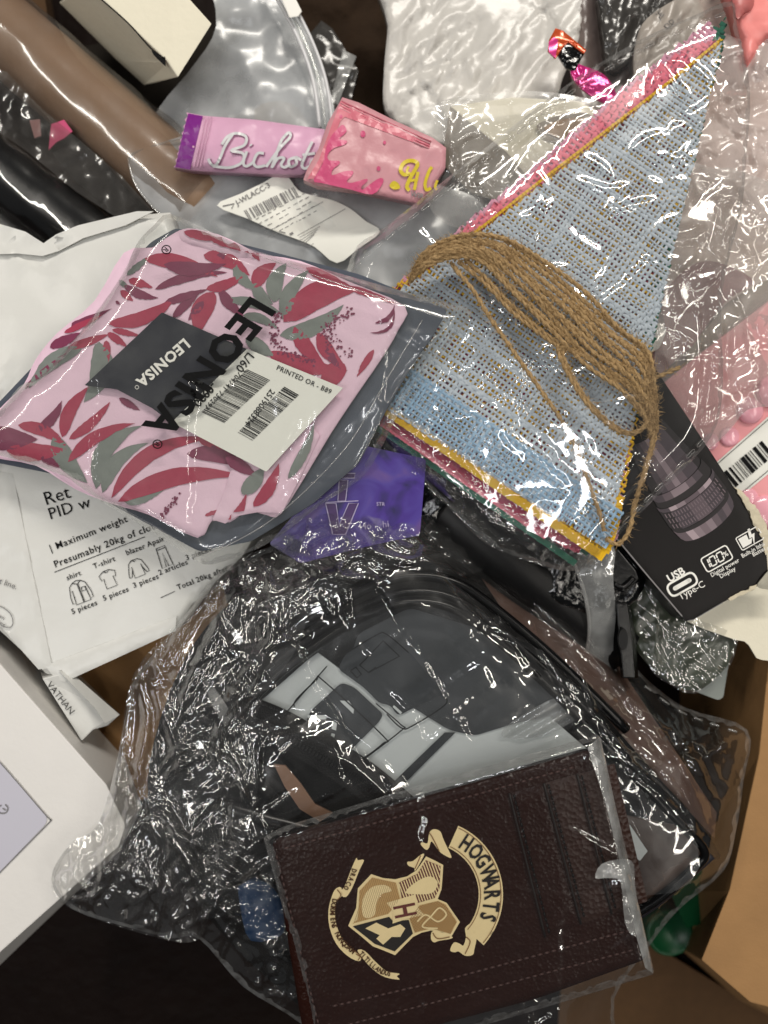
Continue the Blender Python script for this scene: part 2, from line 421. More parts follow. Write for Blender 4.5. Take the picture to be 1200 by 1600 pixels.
M_green = pm('green_plastic', (8, 76, 42), .4, .5, None, .05)
M_blue = pm('blue_plastic', (10, 48, 84), .35, .5, None, .08)
M_darkgrey = pm('dark_grey_film', (62, 60, 58), .22, .6, ('ridge', 90, .6), .2, 60)
M_taupefilm = pm('taupe_film', (112, 100, 96), .3, .5, ('ridge', 60, .5), .15, 60)
M_magenta = pm('magenta_foil', (206, 40, 128), .16, .8, ('ridge', 110, .6), .2, 120, metal=.3)
M_orange = pm('orange_foil', (206, 84, 40), .2, .8, ('ridge', 110, .4), .3, 200, metal=.3)
M_leather = pm('brown_leather', (36, 16, 11), .26, .18, ('voronoi', 620, .35), .18, 200, bump2=('noise', 200, .25))
M_leather_sheen = pm('sheen_leather', (44, 25, 19), .36, .3, ('voronoi', 520, .55), .2, 150, bump2=('noise', 200, .3))  # leather lightened to carry the film's reflection on the right panel
M_stitch = pm('brown_thread', (70, 46, 42), .5, .5, None, .1)
M_crest = pm('cream_print', (228, 208, 158), .5, .4, None, .06, 300)
M_crestd = pm('brown_print', (126, 88, 50), .5, .4, None, .08, 300)
M_crestm = pm('tan_print', (186, 152, 98), .5, .4, None, .10, 400)
M_crestk = pm('dark_print', (26, 20, 18), .5, .4, None, .1)
M_crestr = pm('maroon_print', (98, 46, 40), .5, .4, None, .1)
M_jute = pm('jute', (172, 144, 104), .9, .15, ('noise', 1400, .9), .34, 900)
M_bl = pm('blue_burlap', (186, 196, 206), .8, .25, ('noise', 1800, .5), .14, 700)
M_bl2 = pm('bright_blue_burlap', (152, 182, 208), .8, .25, ('noise', 1800, .5), .14, 700)
M_ye = pm('yellow_burlap', (222, 176, 32), .8, .25, ('noise', 1800, .5), .12, 700)
M_cr = pm('crimson_burlap', (160, 36, 72), .8, .25, ('noise', 1800, .5), .12, 700)
M_pk = pm('pink_burlap', (228, 122, 142), .8, .25, ('noise', 1800, .5), .10, 700)
M_pp = pm('pale_pink_burlap', (216, 156, 180), .8, .25, ('noise', 1800, .5), .10, 700)
M_gn = pm('green_burlap', (40, 104, 84), .8, .25, ('noise', 1800, .5), .12, 700)
F_frost = film('frosted_clear_film', (.95, .95, .94), .20, .12, 1.6, (60, .03), (.80, .79, .77), hz_scale=40)
F_frostp = film('pink_clear_film', (.96, .93, .92), .36, .12, 1.6, (60, .03), (.88, .76, .73), hz_scale=30)
F_edge = film('welded_film', (.93, .93, .93), .10, .08, 2.2, (120, .05), (.85, .85, .84), hz_scale=260)
M_lav = pm('lavender_print', (190, 188, 200), .4, .5, None, .02, 20)
M_boxblack = pm('black_carton', (18, 15, 15), .4, .2, ('noise', 500, .06), .15, 60)
M_torn = pm('torn_board', (206, 196, 172), .9, .2, ('noise', 700, .8), .12, 300)
M_greenfilm = pm('green_wrap', (60, 66, 54), .22, .6, ('ridge', 70, .5), .3, 40)
M_graylabel = pm('grey_label', (128, 134, 130), .5, .4, None, .05)
M_paper = pm('folded_paper', (214, 218, 216), .45, .4, ('noise', 60, .04), .04, 50)
M_bluegrey = pm('blue_grey_paper', (44, 47, 50), .5, .4, ('noise', 80, .1), .35, 30)
F_clear = film('clear_film', (.985, .985, .98), .010, .035, 2.0, (140, .02))
F_cello = film('crinkled_cellophane', (.985, .985, .98), .016, .04, 2.8, (140, .02))
F_cellor = film('crinkled_clear_wrap', (.95, .95, .94), .13, .05, 2.4, (140, .02), (.85, .78, .76))
F_bag = film('polybag_film', (.965, .97, .96), .04, .10, 1.4, (140, .02), (.72, .74, .70))
F_pouch = film('frosted_film', (.88, .89, .89), .42, .25, 1.2, (40, .15), (.66, .68, .70), hz_scale=25)
F_sleeve = film('sleeve_film', (.99, .985, .98), .004, .03, 1.8, (140, .02))
F_tubes = film('smoke_film', (.80, .78, .76), .05, .10, 1.6, (140, .02), (.6, .56, .52))
F_seam = film('seam_film', (.9, .9, .9), .16, .08, 2.5, (140, .02), (.9, .9, .88))
F_strap = film('milky_film', (.86, .87, .86), .28, .10, 2.0, (140, .02), (.72, .73, .72))
F_pvc = film('clear_vinyl', (.95, .965, .98), .012, .03, 1.5, (140, .02), (.6, .68, .75))

# ================================================================== setting
FZ = -430
link('floor', [Vector((-3, -3, FZ*S)), Vector((3, -3, FZ*S)), Vector((3, 3, FZ*S)), Vector((-3, 3, FZ*S))], [[0, 1, 2, 3]], M_floor, kind='structure')

# ================================================================== cartons around the pile
t = thing('cardboard_box', 'plain brown cardboard box beside the wallet, lit along its lower corner', 'box', (1160, 1300, FZ), 'brown cardboard boxes')
prism('carton', [(1212, 930, -40), (1186, 1180, -40), (1140, 1390, -42), (1096, 1500, -46), (1172, 1566, -40), (1300, 1600, -30), (1300, 930, -40)],
      [(1066, 930, FZ+2), (1060, 1180, FZ+2), (1052, 1390, FZ+2), (1060, 1480, FZ+2), (1150, 1560, FZ+2), (1300, 1640, FZ+2), (1300, 930, FZ+2)], M_card, t)  # top edge follows a cast shadow's border, the steep wall stands for that shade
t = thing('cardboard_box', 'tan cardboard box under the printed white mailer', 'box', (230, 1090, FZ), 'brown cardboard boxes')
prism('carton', [(60, 1000, -150), (330, 850, -120), (420, 1180, -150), (190, 1260, -170)],
      [(60, 1000, FZ+2), (330, 850, FZ+2), (420, 1180, FZ+2), (190, 1260, FZ+2)], M_card, t)
t = thing('cardboard_box', 'brown cardboard box coloured dark for the shade behind the rolled tubes', 'box', (20, 20, FZ), 'brown cardboard boxes')
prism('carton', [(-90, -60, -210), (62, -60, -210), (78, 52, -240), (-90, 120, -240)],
      [(-90, -60, FZ+2), (70, -60, FZ+2), (90, 60, FZ+2), (-90, 130, FZ+2)], M_cardshade, t)
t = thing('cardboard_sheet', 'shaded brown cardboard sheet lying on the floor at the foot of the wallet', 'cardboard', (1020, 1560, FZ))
sheet('panel', [(880, 1500), (1010, 1470), (1290, 1640), (1290, 1760), (860, 1760)], -380, M_cardshade, t, 30, 8, 3)

# white lidded carton at the lower left
t = thing('white_box', 'large white box with a lavender panel and power symbol', 'box', (40, 1290, FZ))
prism('carton', [(-140, 930, 30), (-2, 1035, 30), (166, 1226, 30), (196, 1290, 30), (186, 1322, 30), (0, 1488, 30), (-140, 1590, 30)],
      [(-100, 900, -110), (30, 1000, -110), (196, 1186, -110), (222, 1260, -110), (186, 1330, -110), (-2, 1510, -110), (-140, 1610, -110)], M_white, t)
a = Acc(30.6, .5); a.poly(rnd([(-100, 1090), (-2, 1190), (78, 1281), (-2, 1364), (-100, 1460)], 14)); a.done('lavender_panel', M_lav, t)
a = Acc(31.4, .5); a.stroke([(-96, 1088), (-2, 1189), (70, 1272), (79, 1281), (72, 1290), (-2, 1365), (-96, 1461)], 1.8); a.done('panel_border', M_grayink, t)
a = Acc(31.6, .8); a.stroke([(2, 1258), (-3, 1262), (-2, 1269), (4, 1271), (10, 1269), (12, 1262), (8, 1257)], 1.8); a.stroke([(4, 1263), (9, 1266)], 1.8); a.done('power_symbol', M_grayink, t)
zf = plane((60, 1075, 5), (120, 1140, 0), (100, 1060, -70))
a = Acc(zf, 0)
V = []
t2 = thing('paper_packet', 'small folded white paper packet printed with black capitals', 'packet', (120, 1105, -60))
prism('wrapper', [(66, 1060, 10), (98, 1052, 10), (186, 1118, -20), (168, 1134, -16), (146, 1140, -6), (128, 1158, 0)],
      [(60, 1040, -120), (100, 1030, -120), (180, 1110, -120), (165, 1125, -120), (140, 1140, -120), (120, 1150, -120)], M_mailer, t2)
sheet('folded_end', [(92, 1048), (110, 1050), (187, 1117), (164, 1130), (150, 1108)], plane((92, 1048, 14), (187, 1117, -8), (150, 1108, 16)), M_mailer, t2, 10, 2)
a = Acc(plane((66, 1060, 10), (98, 1052, 10), (128, 1158, 0)), 1.5); a.text('VATHAN', (72, 1070), (.62, .78), 15, bold=-.005); a.done('lettering', M_ink, t2)

# ================================================================== upper left
t = thing('rolled_tube', 'tan rolled tube in glossy clear wrap', 'tube', (120, 160, -140))
tube('roll', [(-90, -30, -120), (120, 150, -120), (330, 330, -120)], 66, M_tan, t, 28)
tube('wrap', [(-88, -28, -119), (120, 151, -119), (322, 322, -119)], 71, F_tubes, t, 40, 12, False, wob=9)
t = thing('rolled_tube', 'shiny black rolled tube below the tan one', 'tube', (70, 270, -140))
tube('roll', [(-100, 185, -150), (60, 305, -150), (240, 440, -150)], 60, M_black, t, 28)
tube('wrap', [(-98, 186, -148), (60, 306, -148), (220, 425, -148)], 64, F_clear, t, 40, 12, False, wob=8)
t = thing('rolled_tube', 'thin black tube lowest of the wrapped tubes', 'tube', (0, 340, -190))
tube('roll', [(-100, 270, -190), (40, 370, -190), (160, 470, -190)], 44, M_black, t, 24)
t = thing('plastic_bag', 'smoky clear bag with a red foil scrap lying over the gap between the tubes', 'bag', (80, 210, -100))
sheet('bag_film', [(-60, 95), (10, 112), (60, 165), (120, 215), (190, 275), (240, 330), (190, 345), (120, 300), (40, 235), (-60, 165)],
      lambda x, y: -62+10*ridged(x, y, 60, 3), F_tubes, t, 8)
sheet('red_scrap', [(80, 194), (100, 187), (113, 205), (100, 216), (88, 222), (76, 234), (78, 210)], lambda x, y: -66+.3*(x-90), M_hot, t, 6, 3)
sheet('red_scrap', [(46, 188), (62, 186), (64, 212), (54, 216)], -66, M_mauve, t, 6, 3)
sheet('dark_panel', [(78, 236), (110, 205), (170, 262), (215, 318), (180, 330), (120, 285)], -76, M_black, t, 10, 3)

t = thing('white_box', 'cream white carton with a torn edge beside the zip pouch', 'box', (220, 60, -120))
prism('carton', [(138, -22, -10), (262, 96, -14), (278, 121, -16), (331, 37, -10), (235, -70, -6)],
      [(92, 4, -150), (180, 92, -165), (226, 134, -170), (300, 60, -170), (200, -60, -160)], M_cream, t)
a = Acc(plane((138, -22, -10), (278, 121, -16), (331, 37, -10)), 1.2); a.poly([(236, 78), (252, 90), (258, 88), (259, 104), (252, 98), (240, 86)], 5); a.stroke([(150, -8), (200, 36), (236, 76), (258, 92)], 2.2); a.done('torn_gap', M_ink, t)

t = thing('zip_pouch', 'frosted clear pouch with a slider zip', 'pouch', (420, 120, -160))
zp = lambda x, y: -95+26*fb(x, y, 120, 11)-(np.asarray(y)-100)*.02
sheet('pouch_film', smooth([(330, -60), (420, -60), (455, 10), (490, 70), (515, 140), (522, 215), (460, 262), (330, 262), (215, 232), (235, 190), (262, 150), (300, 105), (338, 40)], 4), zp, F_pouch, t, 10)
sheet('back_film', smooth([(330, -60), (420, -60), (455, 10), (490, 70), (515, 140), (522, 215), (460, 262), (330, 262), (215, 232), (235, 190), (262, 150), (300, 105), (338, 40)], 4), lambda x, y: zp(x, y)-30, F_pouch, t, 16)
for dx, r_ in ((0, 3.2), (9, 2.6), (20, 3.0)):
    tube('zip_ridge', [(408+dx, -40, -64), (440+dx, 10, -66), (470+dx, 70, -68), (490+dx, 130, -70), (500+dx, 200, -70)], r_, F_strap if dx == 9 else M_silver, t, 10)
prism('slider', [(434, -14, -50), (452, -22, -50), (472, 18, -50), (466, 26, -50), (452, 28, -50)], [(434, -14, -66), (452, -22, -66), (472, 18, -66), (466, 26, -66), (452, 28, -66)], M_whiteink, t)
sheet('grey_insert', smooth([(330, 215), (370, 178), (430, 158), (468, 172), (486, 225), (420, 252), (340, 250)], 5), -118, M_grayboard, t, 14, 4)
t = thing('grey_packet', 'dark grey plastic packet with a clear strip behind the pink sachets', 'packet', (530, 120, -170))
sheet('wrapper', [(478, 60), (502, 32), (520, 45), (548, 92), (560, 110), (540, 190), (500, 200), (500, 120)], lambda x, y: -150+16*ridged(x, y, 50, 5), M_darkgrey, t, 7, 18, 4)
sheet('clear_strip', [(536, 78), (557, 88), (540, 130), (528, 165), (518, 150)], lambda x, y: -128+5*ridged(x, y, 30, 5), F_strap, t, 7)
t = thing('gap_shade_sheet', 'crumpled dark brown sheet standing for the shade in the gap behind the packets', 'bag', (560, 90, -260))  # shade of the gap put in as a dark brown sheet
sheet('paper', [(440, -60), (650, -60), (640, 210), (560, 240), (500, 180)], lambda x, y: -235+34*ridged(x, y, 90, 21), pm('gap_shade_brown', (46, 34, 24), .8, .1, ('noise', 200, .5), .3, 80), t, 12, 40, 6)

t = thing('deep_shade_sheet', 'dark grey sheet standing for the deep shade beneath the zip pouch', 'cloth', (260, 190, -300))  # deep shade put in as a dark sheet
sheet('fold', [(90, 80), (300, 40), (420, 60), (560, 200), (620, 420), (300, 420), (200, 330)], lambda x, y: -265+24*fb(x, y, 100, 4), pm('deep_shade', (36, 32, 28), .8, .1, ('noise', 200, .4), .15, 50), t, 16, 30, 8)

# frosted pouch carrying a shipping label
t = thing('clear_pouch', 'milky clear pouch with a wavy shipping label on it', 'pouch', (420, 330, -60))
zq = lambda x, y: -58+10*fb(x, y, 110, 31)+.02*(np.asarray(x)-400)
po = smooth([(201, 243), (225, 234), (285, 214), (400, 205), (520, 220), (660, 280), (752, 318), (750, 410), (640, 490), (520, 470), (400, 440), (300, 400), (262, 346), (240, 325), (214, 292)], 5)
sheet('pouch_film', po, zq, F_pouch, t, 9)
sheet('back_film', po, lambda x, y: zq(x, y)-22, F_pouch, t, 14)
tube('rim', [(262, 346, -55), (240, 325, -55), (214, 292, -56), (203, 262, -56), (203, 244, -56), (225, 233, -56), (285, 214, -56)], 1.6, F_seam, t, 6)
zl = lambda x, y: -44+4*np.sin((np.asarray(x)*.8+np.asarray(y)*.6)/34.)+1*fb(x, y, 60, 2)
sheet('shipping_label', smooth([(339, 321), (375, 303), (412, 285), (428, 276), (448, 275), (466, 297), (487, 305), (520, 313), (547, 326), (572, 346), (594, 362), (560, 388), (526, 411), (492, 386), (462, 373), (432, 362), (388, 342)], 3), zl, M_label, t, 8, 1.5)
a = Acc(zl, 1.2)
a.bars((381, 329), (461, 291), (9, 15), 4, 22); a.text('J-WLACC-3', (371, 321), (.87, -.49), 12, bold=.01); a.stroke([(348, 322), (366, 318), (362, 326)], 1.8, False)
for k in range(5):
    for q in range(9):
        x0 = 400+k*4.5+q*9; y0 = 343+k*7-q*4.9
        if random.random() < .85: a.stroke([(x0, y0), (x0+random.uniform(4, 8), y0-random.uniform(2, 4))], 1.1, False)
a.stroke([(428, 357), (505, 315)], .8, False); a.stroke([(465, 368), (540, 326)], .8, False)
for k in range(4): a.stroke([(468+k*2, 371+k*4), (500+k*2-k*5, 354+k*4)], .8, False)
a.quad((452, 365), (457, 362), (459, 365), (454, 368)); a.stroke([(436, 361), (446, 364)], 1.4, False); a.stroke([(470, 374), (466, 378), (484, 386), (490, 380)], .7, False)
a.done('label_print', M_grayink, t, kind='stuff')

# pink foil sachets
t = thing('foil_sachet', 'lilac pink foil stick sachet with silver script and a purple end', 'sachet', (380, 222, -30), 'pink foil sachets')
FSA = rfolds([(293, 176), (507, 202), (470, 273), (273, 261)], 26, 14, 60, 1.3, 5, 2)+[([(330, 184), (420, 196), (500, 206)], 1.6, 5)]
so = dense([(293, 176), (319, 181), (400, 187), (507, 202), (512, 250), (470, 273), (400, 271), (330, 268), (300, 266)]+[(273+20*k/16+(1.6 if k % 2 else -1.6), 261-85*k/16) for k in range(17)], 3)
zs = lambda x, y: -12-14*((np.asarray(y)-224-.06*(np.asarray(x)-380))/48.)**2+2*fb(x, y, 40, 8)+folds(x, y, FSA).reshape(np.shape(x))
sheet('foil', so, zs, M_sach, t, 7, 16, 4)
a = Acc(zs, 1.0); a.poly([(294, 177), (317, 181.5), (307, 222), (297, 265), (274, 261), (283, 220)], 6); a.done('purple_end', M_purple, t)
for dx in (0, 5, 10):
    tube('crimp', [(321+dx, 183, -17), (313+dx*.9, 222, -9), (302+dx, 264, -17)], .9, M_sach, t, 6)
def script(acc, w_, ox=0, oy=0):
    z_ = lambda L: [(280+x*.35+ox, 140+y*.35+oy) for x, y in L]
    for L in ([(238, 200), (205, 250), (180, 310), (160, 340), (140, 330), (130, 308)], [(190, 245), (215, 210), (255, 195), (298, 210), (290, 248), (232, 272), (285, 285), (280, 325), (225, 348), (150, 342)],
              [(302, 275), (286, 325), (300, 342), (330, 325)], [(378, 285), (350, 285), (332, 325), (348, 345), (385, 338)], [(388, 345), (420, 300), (455, 255), (495, 212), (488, 192), (455, 230), (430, 300), (412, 350)],
              [(416, 345), (440, 308), (468, 306), (455, 335), (470, 347), (492, 335)], [(520, 302), (490, 315), (496, 345), (524, 330), (520, 302), (545, 315)], [(594, 232), (566, 290), (548, 335), (560, 352), (585, 340)], [(550, 292), (606, 284)],
              [(622, 305), (590, 318), (592, 348), (618, 338), (628, 308)]):
        acc.stroke(z_(L), w_)
    acc.stroke(z_([(318, 245), (322, 250)]), w_)
a = Acc(zs, 1.2); script(a, 6.2, 1.6, 1.4); a.done('script_shadow', M_silsh, t)
a = Acc(zs, 2.2); script(a, 4.4); a.done('script_lettering', M_silver, t)

t = thing('foil_sachet', 'pink foil sachet with hot pink drips and yellow script', 'sachet', (590, 240, 0), 'pink foil sachets')
FSB = rfolds([(535, 152), (697, 231), (652, 318), (474, 281)], 30, 14, 70, 1.5, 6, 6)+[([(590, 190), (572, 240), (560, 290)], 2.2, 9), ([(640, 215), (650, 270), (640, 312)], 2, 8)]
so = dense([(535, 152), (560, 160), (620, 190), (676, 215), (697, 231), (696, 262), (672, 300), (652, 318), (560, 298), (495, 290), (474, 281), (480, 264), (498, 232), (512, 192)], 6)
zs2 = lambda x, y: 6+9*np.cos(np.clip(((np.asarray(x)-585)*.45+(np.asarray(y)-240)*.9)/58., -1.5, 1.5))+3*fb(x, y, 45, 18)+folds(x, y, FSB).reshape(np.shape(x))
sheet('foil', so, zs2, M_sach2, t, 7, 18, 5)
zz = lambda L: [(280+x*.35, 140+y*.35) for x, y in L]
a = Acc(zs2, 1.0); a.poly(zz([(722, 48), (738, 60), (1120, 245), (1118, 262), (740, 122), (720, 140), (660, 290), (600, 400), (572, 398), (625, 310), (680, 160)]), 6); a.done('rose_border', M_rose, t)
for k in range(4):
    q = k*3.6; tube('crimp', [(534-q*.35, 158+q, zs2(534, 158)+.6), (600-q*.4, 188+q, zs2(600, 188)+1.4), (674-q*.4, 221+q, zs2(674, 221)+1.4)], .9, M_sach2 if k % 2 else M_rose, t, 6)
a = Acc(zs2, 1.6)
a.poly(smooth(zz([(722, 160), (742, 168), (746, 190), (715, 220), (748, 228), (740, 245), (690, 262), (664, 290), (668, 315), (712, 318), (715, 332), (685, 358), (684, 382), (735, 365), (776, 364), (770, 385), (748, 408), (770, 416), (835, 398), (838, 412), (815, 432), (820, 446), (880, 402), (908, 396), (908, 420), (862, 468), (760, 445), (640, 418), (600, 405), (640, 330), (665, 230)]), 3), 5)
for x, y, r_ in ((820, 198, 4.2), (917, 236, 2.4), (890, 352, 3), (722, 120, 2.4)):
    X, Y = 280+x*.35, 140+y*.35; a.poly([(X+r_*math.cos(i*.7), Y+r_*1.3*math.sin(i*.7)) for i in range(9)], 3)
a.done('drip_print', M_hot, t)
a = Acc(zs2, 2.6); z6 = lambda L: [(560+x/6, 100+y/6) for x, y in L]
for L, w_ in (([(470, 1030), (425, 1035), (395, 990), (430, 925), (500, 905), (555, 935), (520, 1010), (480, 1080), (455, 1150), (480, 1185)], 6), ([(470, 960), (455, 1010), (490, 1030)], 4),
              ([(560, 1010), (540, 1100), (525, 1180)], 5), ([(490, 1095), (560, 1080)], 4), ([(690, 965), (660, 1010), (625, 1120), (640, 1180), (680, 1160)], 5), ([(740, 1090), (720, 1150), (735, 1180)], 4)):
    a.stroke(z6(L), w_)
a.poly(smooth(z6([(290, 1140), (330, 1095), (375, 1120), (390, 1165), (330, 1175)]), 3), 4); a.done('yellow_script', M_yel, t)
a = Acc(zs2, 2.6); a.text('WIR 2', (641, 306), (.97, .22), 11, bold=.02); a.done('small_print', M_grayink, t)

# ================================================================== top centre
FM = rfolds([(612, -20), (905, -20), (860, 150), (640, 200)], 46, 60, 220, 5.5, 9, 3, -1.0, 1.2)
t = thing('poly_mailer', 'crumpled white mailer with deep creases behind the foil sachets', 'mailer', (760, 80, -120), 'white poly mailers')
zm = lambda x, y: -96+crinkle(x, y, 130, .24, 41, .9, .6, .5)+folds(x, y, FM).reshape(np.shape(x))+8*fb(x, y, 160, 6)
sheet('polythene', smooth([(612, -60), (930, -60), (915, 20), (905, 60), (880, 120), (862, 156), (780, 180), (720, 215), (690, 230), (640, 205), (602, 172), (600, 110), (606, 40)], 4), zm, M_mailerw, t, 6, 30, 8)
t = thing('cream_packet', 'cream paper packet with a brown window under clear film', 'packet', (820, 220, -90))
prism('wrapper', [(703, 166, -52), (800, 152, -46), (905, 158, -40), (965, 190, -36), (905, 255, -32), (845, 300, -34), (786, 234, -42)],
      [(700, 190, -120), (800, 152, -130), (905, 158, -130), (965, 190, -130), (905, 290, -130), (790, 325, -120), (700, 262, -120)], M_cream, t)
a = Acc(-36, 1.4); a.poly(smooth([(838, 197), (852, 188), (880, 178), (912, 176), (930, 186), (926, 206), (900, 222), (870, 224), (850, 214)], 3), 7); a.done('window_rim', M_grayboard, t)
a = Acc(-34, 1.4); a.poly(smooth([(850, 199), (880, 186), (914, 184), (924, 192), (916, 206), (894, 218), (868, 214)], 3), 7); a.done('brown_window', M_card, t)
sheet('shaded_side', [(703, 168), (790, 236), (846, 302), (800, 322), (735, 300), (697, 262), (694, 225)], plane((703, 168, -48), (846, 302, -34), (697, 262, -84)), M_grayboard, t, 12, 3)  # side away from the light, its shade put into the grey colour
t = thing('foil_wrapper', 'twisted magenta and orange foil sweet wrapper on the crumpled mailer', 'wrapper', (905, 105, -50))
sheet('magenta_foil', smooth([(895, 98), (915, 104), (940, 114), (955, 130), (966, 158), (948, 162), (925, 150), (905, 135), (892, 115)], 3), lambda x, y: -32+9*ridged(x, y, 26, 7), M_magenta, t, 4, 5, 2)
sheet('dark_foil', [(868, 58), (885, 62), (915, 80), (906, 96), (898, 112), (884, 106), (870, 84)], lambda x, y: -30+6*ridged(x, y, 24, 9), M_blackgloss, t, 4, 5, 2)
sheet('orange_foil', [(868, 44), (880, 48), (916, 78), (912, 84), (888, 66), (878, 76), (868, 92), (856, 80), (858, 62)], lambda x, y: -26+5*ridged(x, y, 20, 12), M_orange, t, 4, 4, 2)
sheet('red_flash', [(857, 66), (866, 58), (872, 62), (868, 90), (858, 82)], -19, M_magenta, t, 4, 2)

t = thing('plastic_bag', 'taupe plastic sack behind the foil sweet wrapper', 'bag', (930, 60, -120))
sheet('sack', smooth([(895, -60), (975, -60), (960, 60), (985, 120), (960, 190), (915, 180), (893, 120), (905, 50)], 4), lambda x, y: -84+12*ridged(x*1.5, y*.4, 60, 2), M_taupefilm, t, 7, 20, 6)
t = thing('plastic_bag', 'dark grey crinkled sack behind the tip of the bunting', 'bag', (980, 30, -80))
sheet('sack', smooth([(945, -60), (1090, -60), (1075, 0), (1030, 30), (1000, 62), (985, 95), (955, 110), (942, 60)], 4), lambda x, y: -52+22*ridged(x*1.4+y*.4, y*.6, 60, 15, 4), M_darkgrey, t, 5, 20, 6)
t = thing('plastic_bag', 'light grey printed bag between the dark sack and the bunting tip', 'bag', (1040, 50, -60))
FPB = rfolds([(1010, 30), (1085, -10), (1060, 90), (1000, 130)], 22, 20, 90, 5, 7, 4, -.8, 1.)
zb = lambda x, y: -38+12*ridged(x*1.5+y*.6, y*.5, 70, 25)+folds(x, y, FPB).reshape(np.shape(x))
sheet('sack', smooth([(1010, 30), (1050, 2), (1085, -10), (1100, 30), (1060, 90), (1010, 140), (990, 110), (995, 60)], 4), zb, pm('grey_polythene', (158, 150, 142), .3, .5, ('noise', 120, .1), .08, 60), t, 5, 10, 4)
a = Acc(zb, 2); a.text('JE', (1030, 30), (.75, -.66), 15); a.text('DD', (1042, 46), (.75, -.66), 12); a.done('lettering', M_grayink, t)

t = thing('plastic_bag', 'crumpled milky clear film over the cream packet with the brown window', 'bag', (800, 240, -30))
FCP = rfolds([(690, 150), (960, 170), (860, 310), (690, 330)], 46, 24, 110, 6, 8, 21)+[([(700, 165), (706, 210), (700, 262)], 8, 8), ([(716, 170), (712, 200)], 8, 6)]
sheet('bag_film', smooth([(640, 190), (690, 158), (760, 146), (860, 144), (962, 170), (958, 214), (900, 262), (850, 312), (772, 352), (700, 352), (668, 310), (700, 262), (694, 225)], 4), lambda x, y: -24+crinkle(x, y, 80, .25, 33)+folds(x, y, FCP).reshape(np.shape(x)), F_frost, t, 5)
t = thing('plastic_bag', 'pale pink translucent bag crumpled beneath the tip of the bunting', 'bag', (1130, 180, -50))
FPP = rfolds([(1050, 60), (1220, 100), (1220, 340), (1060, 300)], 60, 24, 120, 7, 8, 23)
sheet('bag_film', smooth([(1060, 30), (1150, 60), (1240, 90), (1240, 350), (1150, 320), (1060, 330), (1000, 380), (1030, 200)], 4), lambda x, y: -44+crinkle(x, y, 80, .35, 34)+folds(x, y, FPP).reshape(np.shape(x)), F_frostp, t, 5)

# ================================================================== right side
t = thing('taupe_cloth', 'beige speckled cloth under the clear wrap beside the bunting', 'cloth', (1150, 260, -100))
sheet('fabric', smooth([(1040, 40), (1240, 40), (1260, 520), (1100, 640), (980, 620), (1000, 400)], 4), lambda x, y: -84+14*fb(x, y, 110, 7), M_taupe, t, 12, 30, 8)
t = thing('pink_balloon', 'deflated salmon pink balloon beside the bunting tip', 'balloon', (1170, 30, -40))
sheet('skin', smooth([(1130, -60), (1250, -60), (1250, 50), (1200, 62), (1178, 90), (1165, 104), (1156, 70), (1146, 30)], 5), lambda x, y: -20+10*fb(x, y, 60, 9), M_salmon, t, 8, 34, 20)
sheet('fold', smooth([(1140, -40), (1172, -40), (1178, 8), (1162, 20), (1150, 26)], 4), lambda x, y: -6+4*fb(x, y, 30, 1), pm('rose_fold', (186, 104, 102), .4, .5), t, 7, 8, 6)
t = thing('bubble_tray', 'pink packaging with glossy round bubbles and a barcode sticker', 'package', (1150, 690, -60))
zt = plane((1010, 600, -40), (1220, 500, -10), (1190, 830, -30))
sheet('tray', [(985, 640), (1085, 560), (1240, 440), (1260, 860), (1190, 850), (1130, 760), (1060, 700)], zt, M_pinkp, t, 16, 30, 4)
for x, y, r_, s_ in ((1172, 642, 21, .55), (1207, 612, 26, .6), (1140, 682, 16, .35), (1196, 800, 27, .35), (1170, 778, 16, .3), (1110, 690, 14, .25)):
    V = []; F = []; c = P(x, y, float(zt(x, y))+.3)
    for i in range(8):
        th_ = i/7*math.pi/2
        for k in range(24): V.append(c+Vector((math.cos(k*math.pi/12)*math.cos(th_), math.sin(k*math.pi/12)*math.cos(th_), math.sin(th_)*s_))*r_*S)
    for i in range(7):
        for k in range(24): F.append([i*24+k, i*24+(k+1) % 24, (i+1)*24+(k+1) % 24, (i+1)*24+k])
    link('bubble', V, F, M_dome, t)
sheet('barcode_sticker', [(1100, 738), (1121, 721), (1260, 598), (1260, 690), (1200, 741), (1150, 782)], zt, M_label, t, 20, 1, off=2)
a = Acc(zt, 3.5); a.stroke([(1122, 724), (1240, 621)], .9, False); a.stroke([(1152, 776), (1240, 702)], .9, False)
pos = 0
for w_, g in ((6, 4), (3.4, 4), (1.2, 4), (1.2, 2), (1.2, 3), (1.2, 2), (6.5, 1.5), (4.2, 3), (1.2, 3), (1.4, 4), (6, 3), (1.2, 3), (6, 3)):
    p = np.array((1131, 738))+np.array((.77, -.64))*pos; q = np.array((1131, 738))+np.array((.77, -.64))*(pos+w_); v = np.array((19, 23)); a.quad(p, q, q+v, p+v); pos += w_+g
a.done('barcode', M_ink, t, kind='stuff')
t = thing('clear_wrap', 'crinkled clear wrap with mauve ribbon and glints beside the bunting', 'plastic wrap', (1110, 450, -10))
FC = [([(1098, 470), (1102, 560), (1092, 640), (1086, 700)], 12, 9), ([(1138, 500), (1136, 580), (1142, 640)], 12, 9), ([(1118, 350), (1150, 300), (1200, 350)], 8, 10), ([(1050, 300), (1100, 340), (1160, 370)], 7, 10), ([(1080, 480), (1060, 440), (1100, 400)], 8, 9), ([(1130, 470), (1080, 478), (1040, 480)], 7, 9)]
FC += rfolds([(1045, 250), (1160, 268), (1230, 330), (1240, 600), (1140, 672), (1060, 660), (1024, 590)], 46, 30, 110, 6, 9, 5)
zc = lambda x, y: (4+crinkle(x, y, 90, .7, 5, 1.2, .7, .6)+folds(x, y, FC).reshape(np.shape(x)))
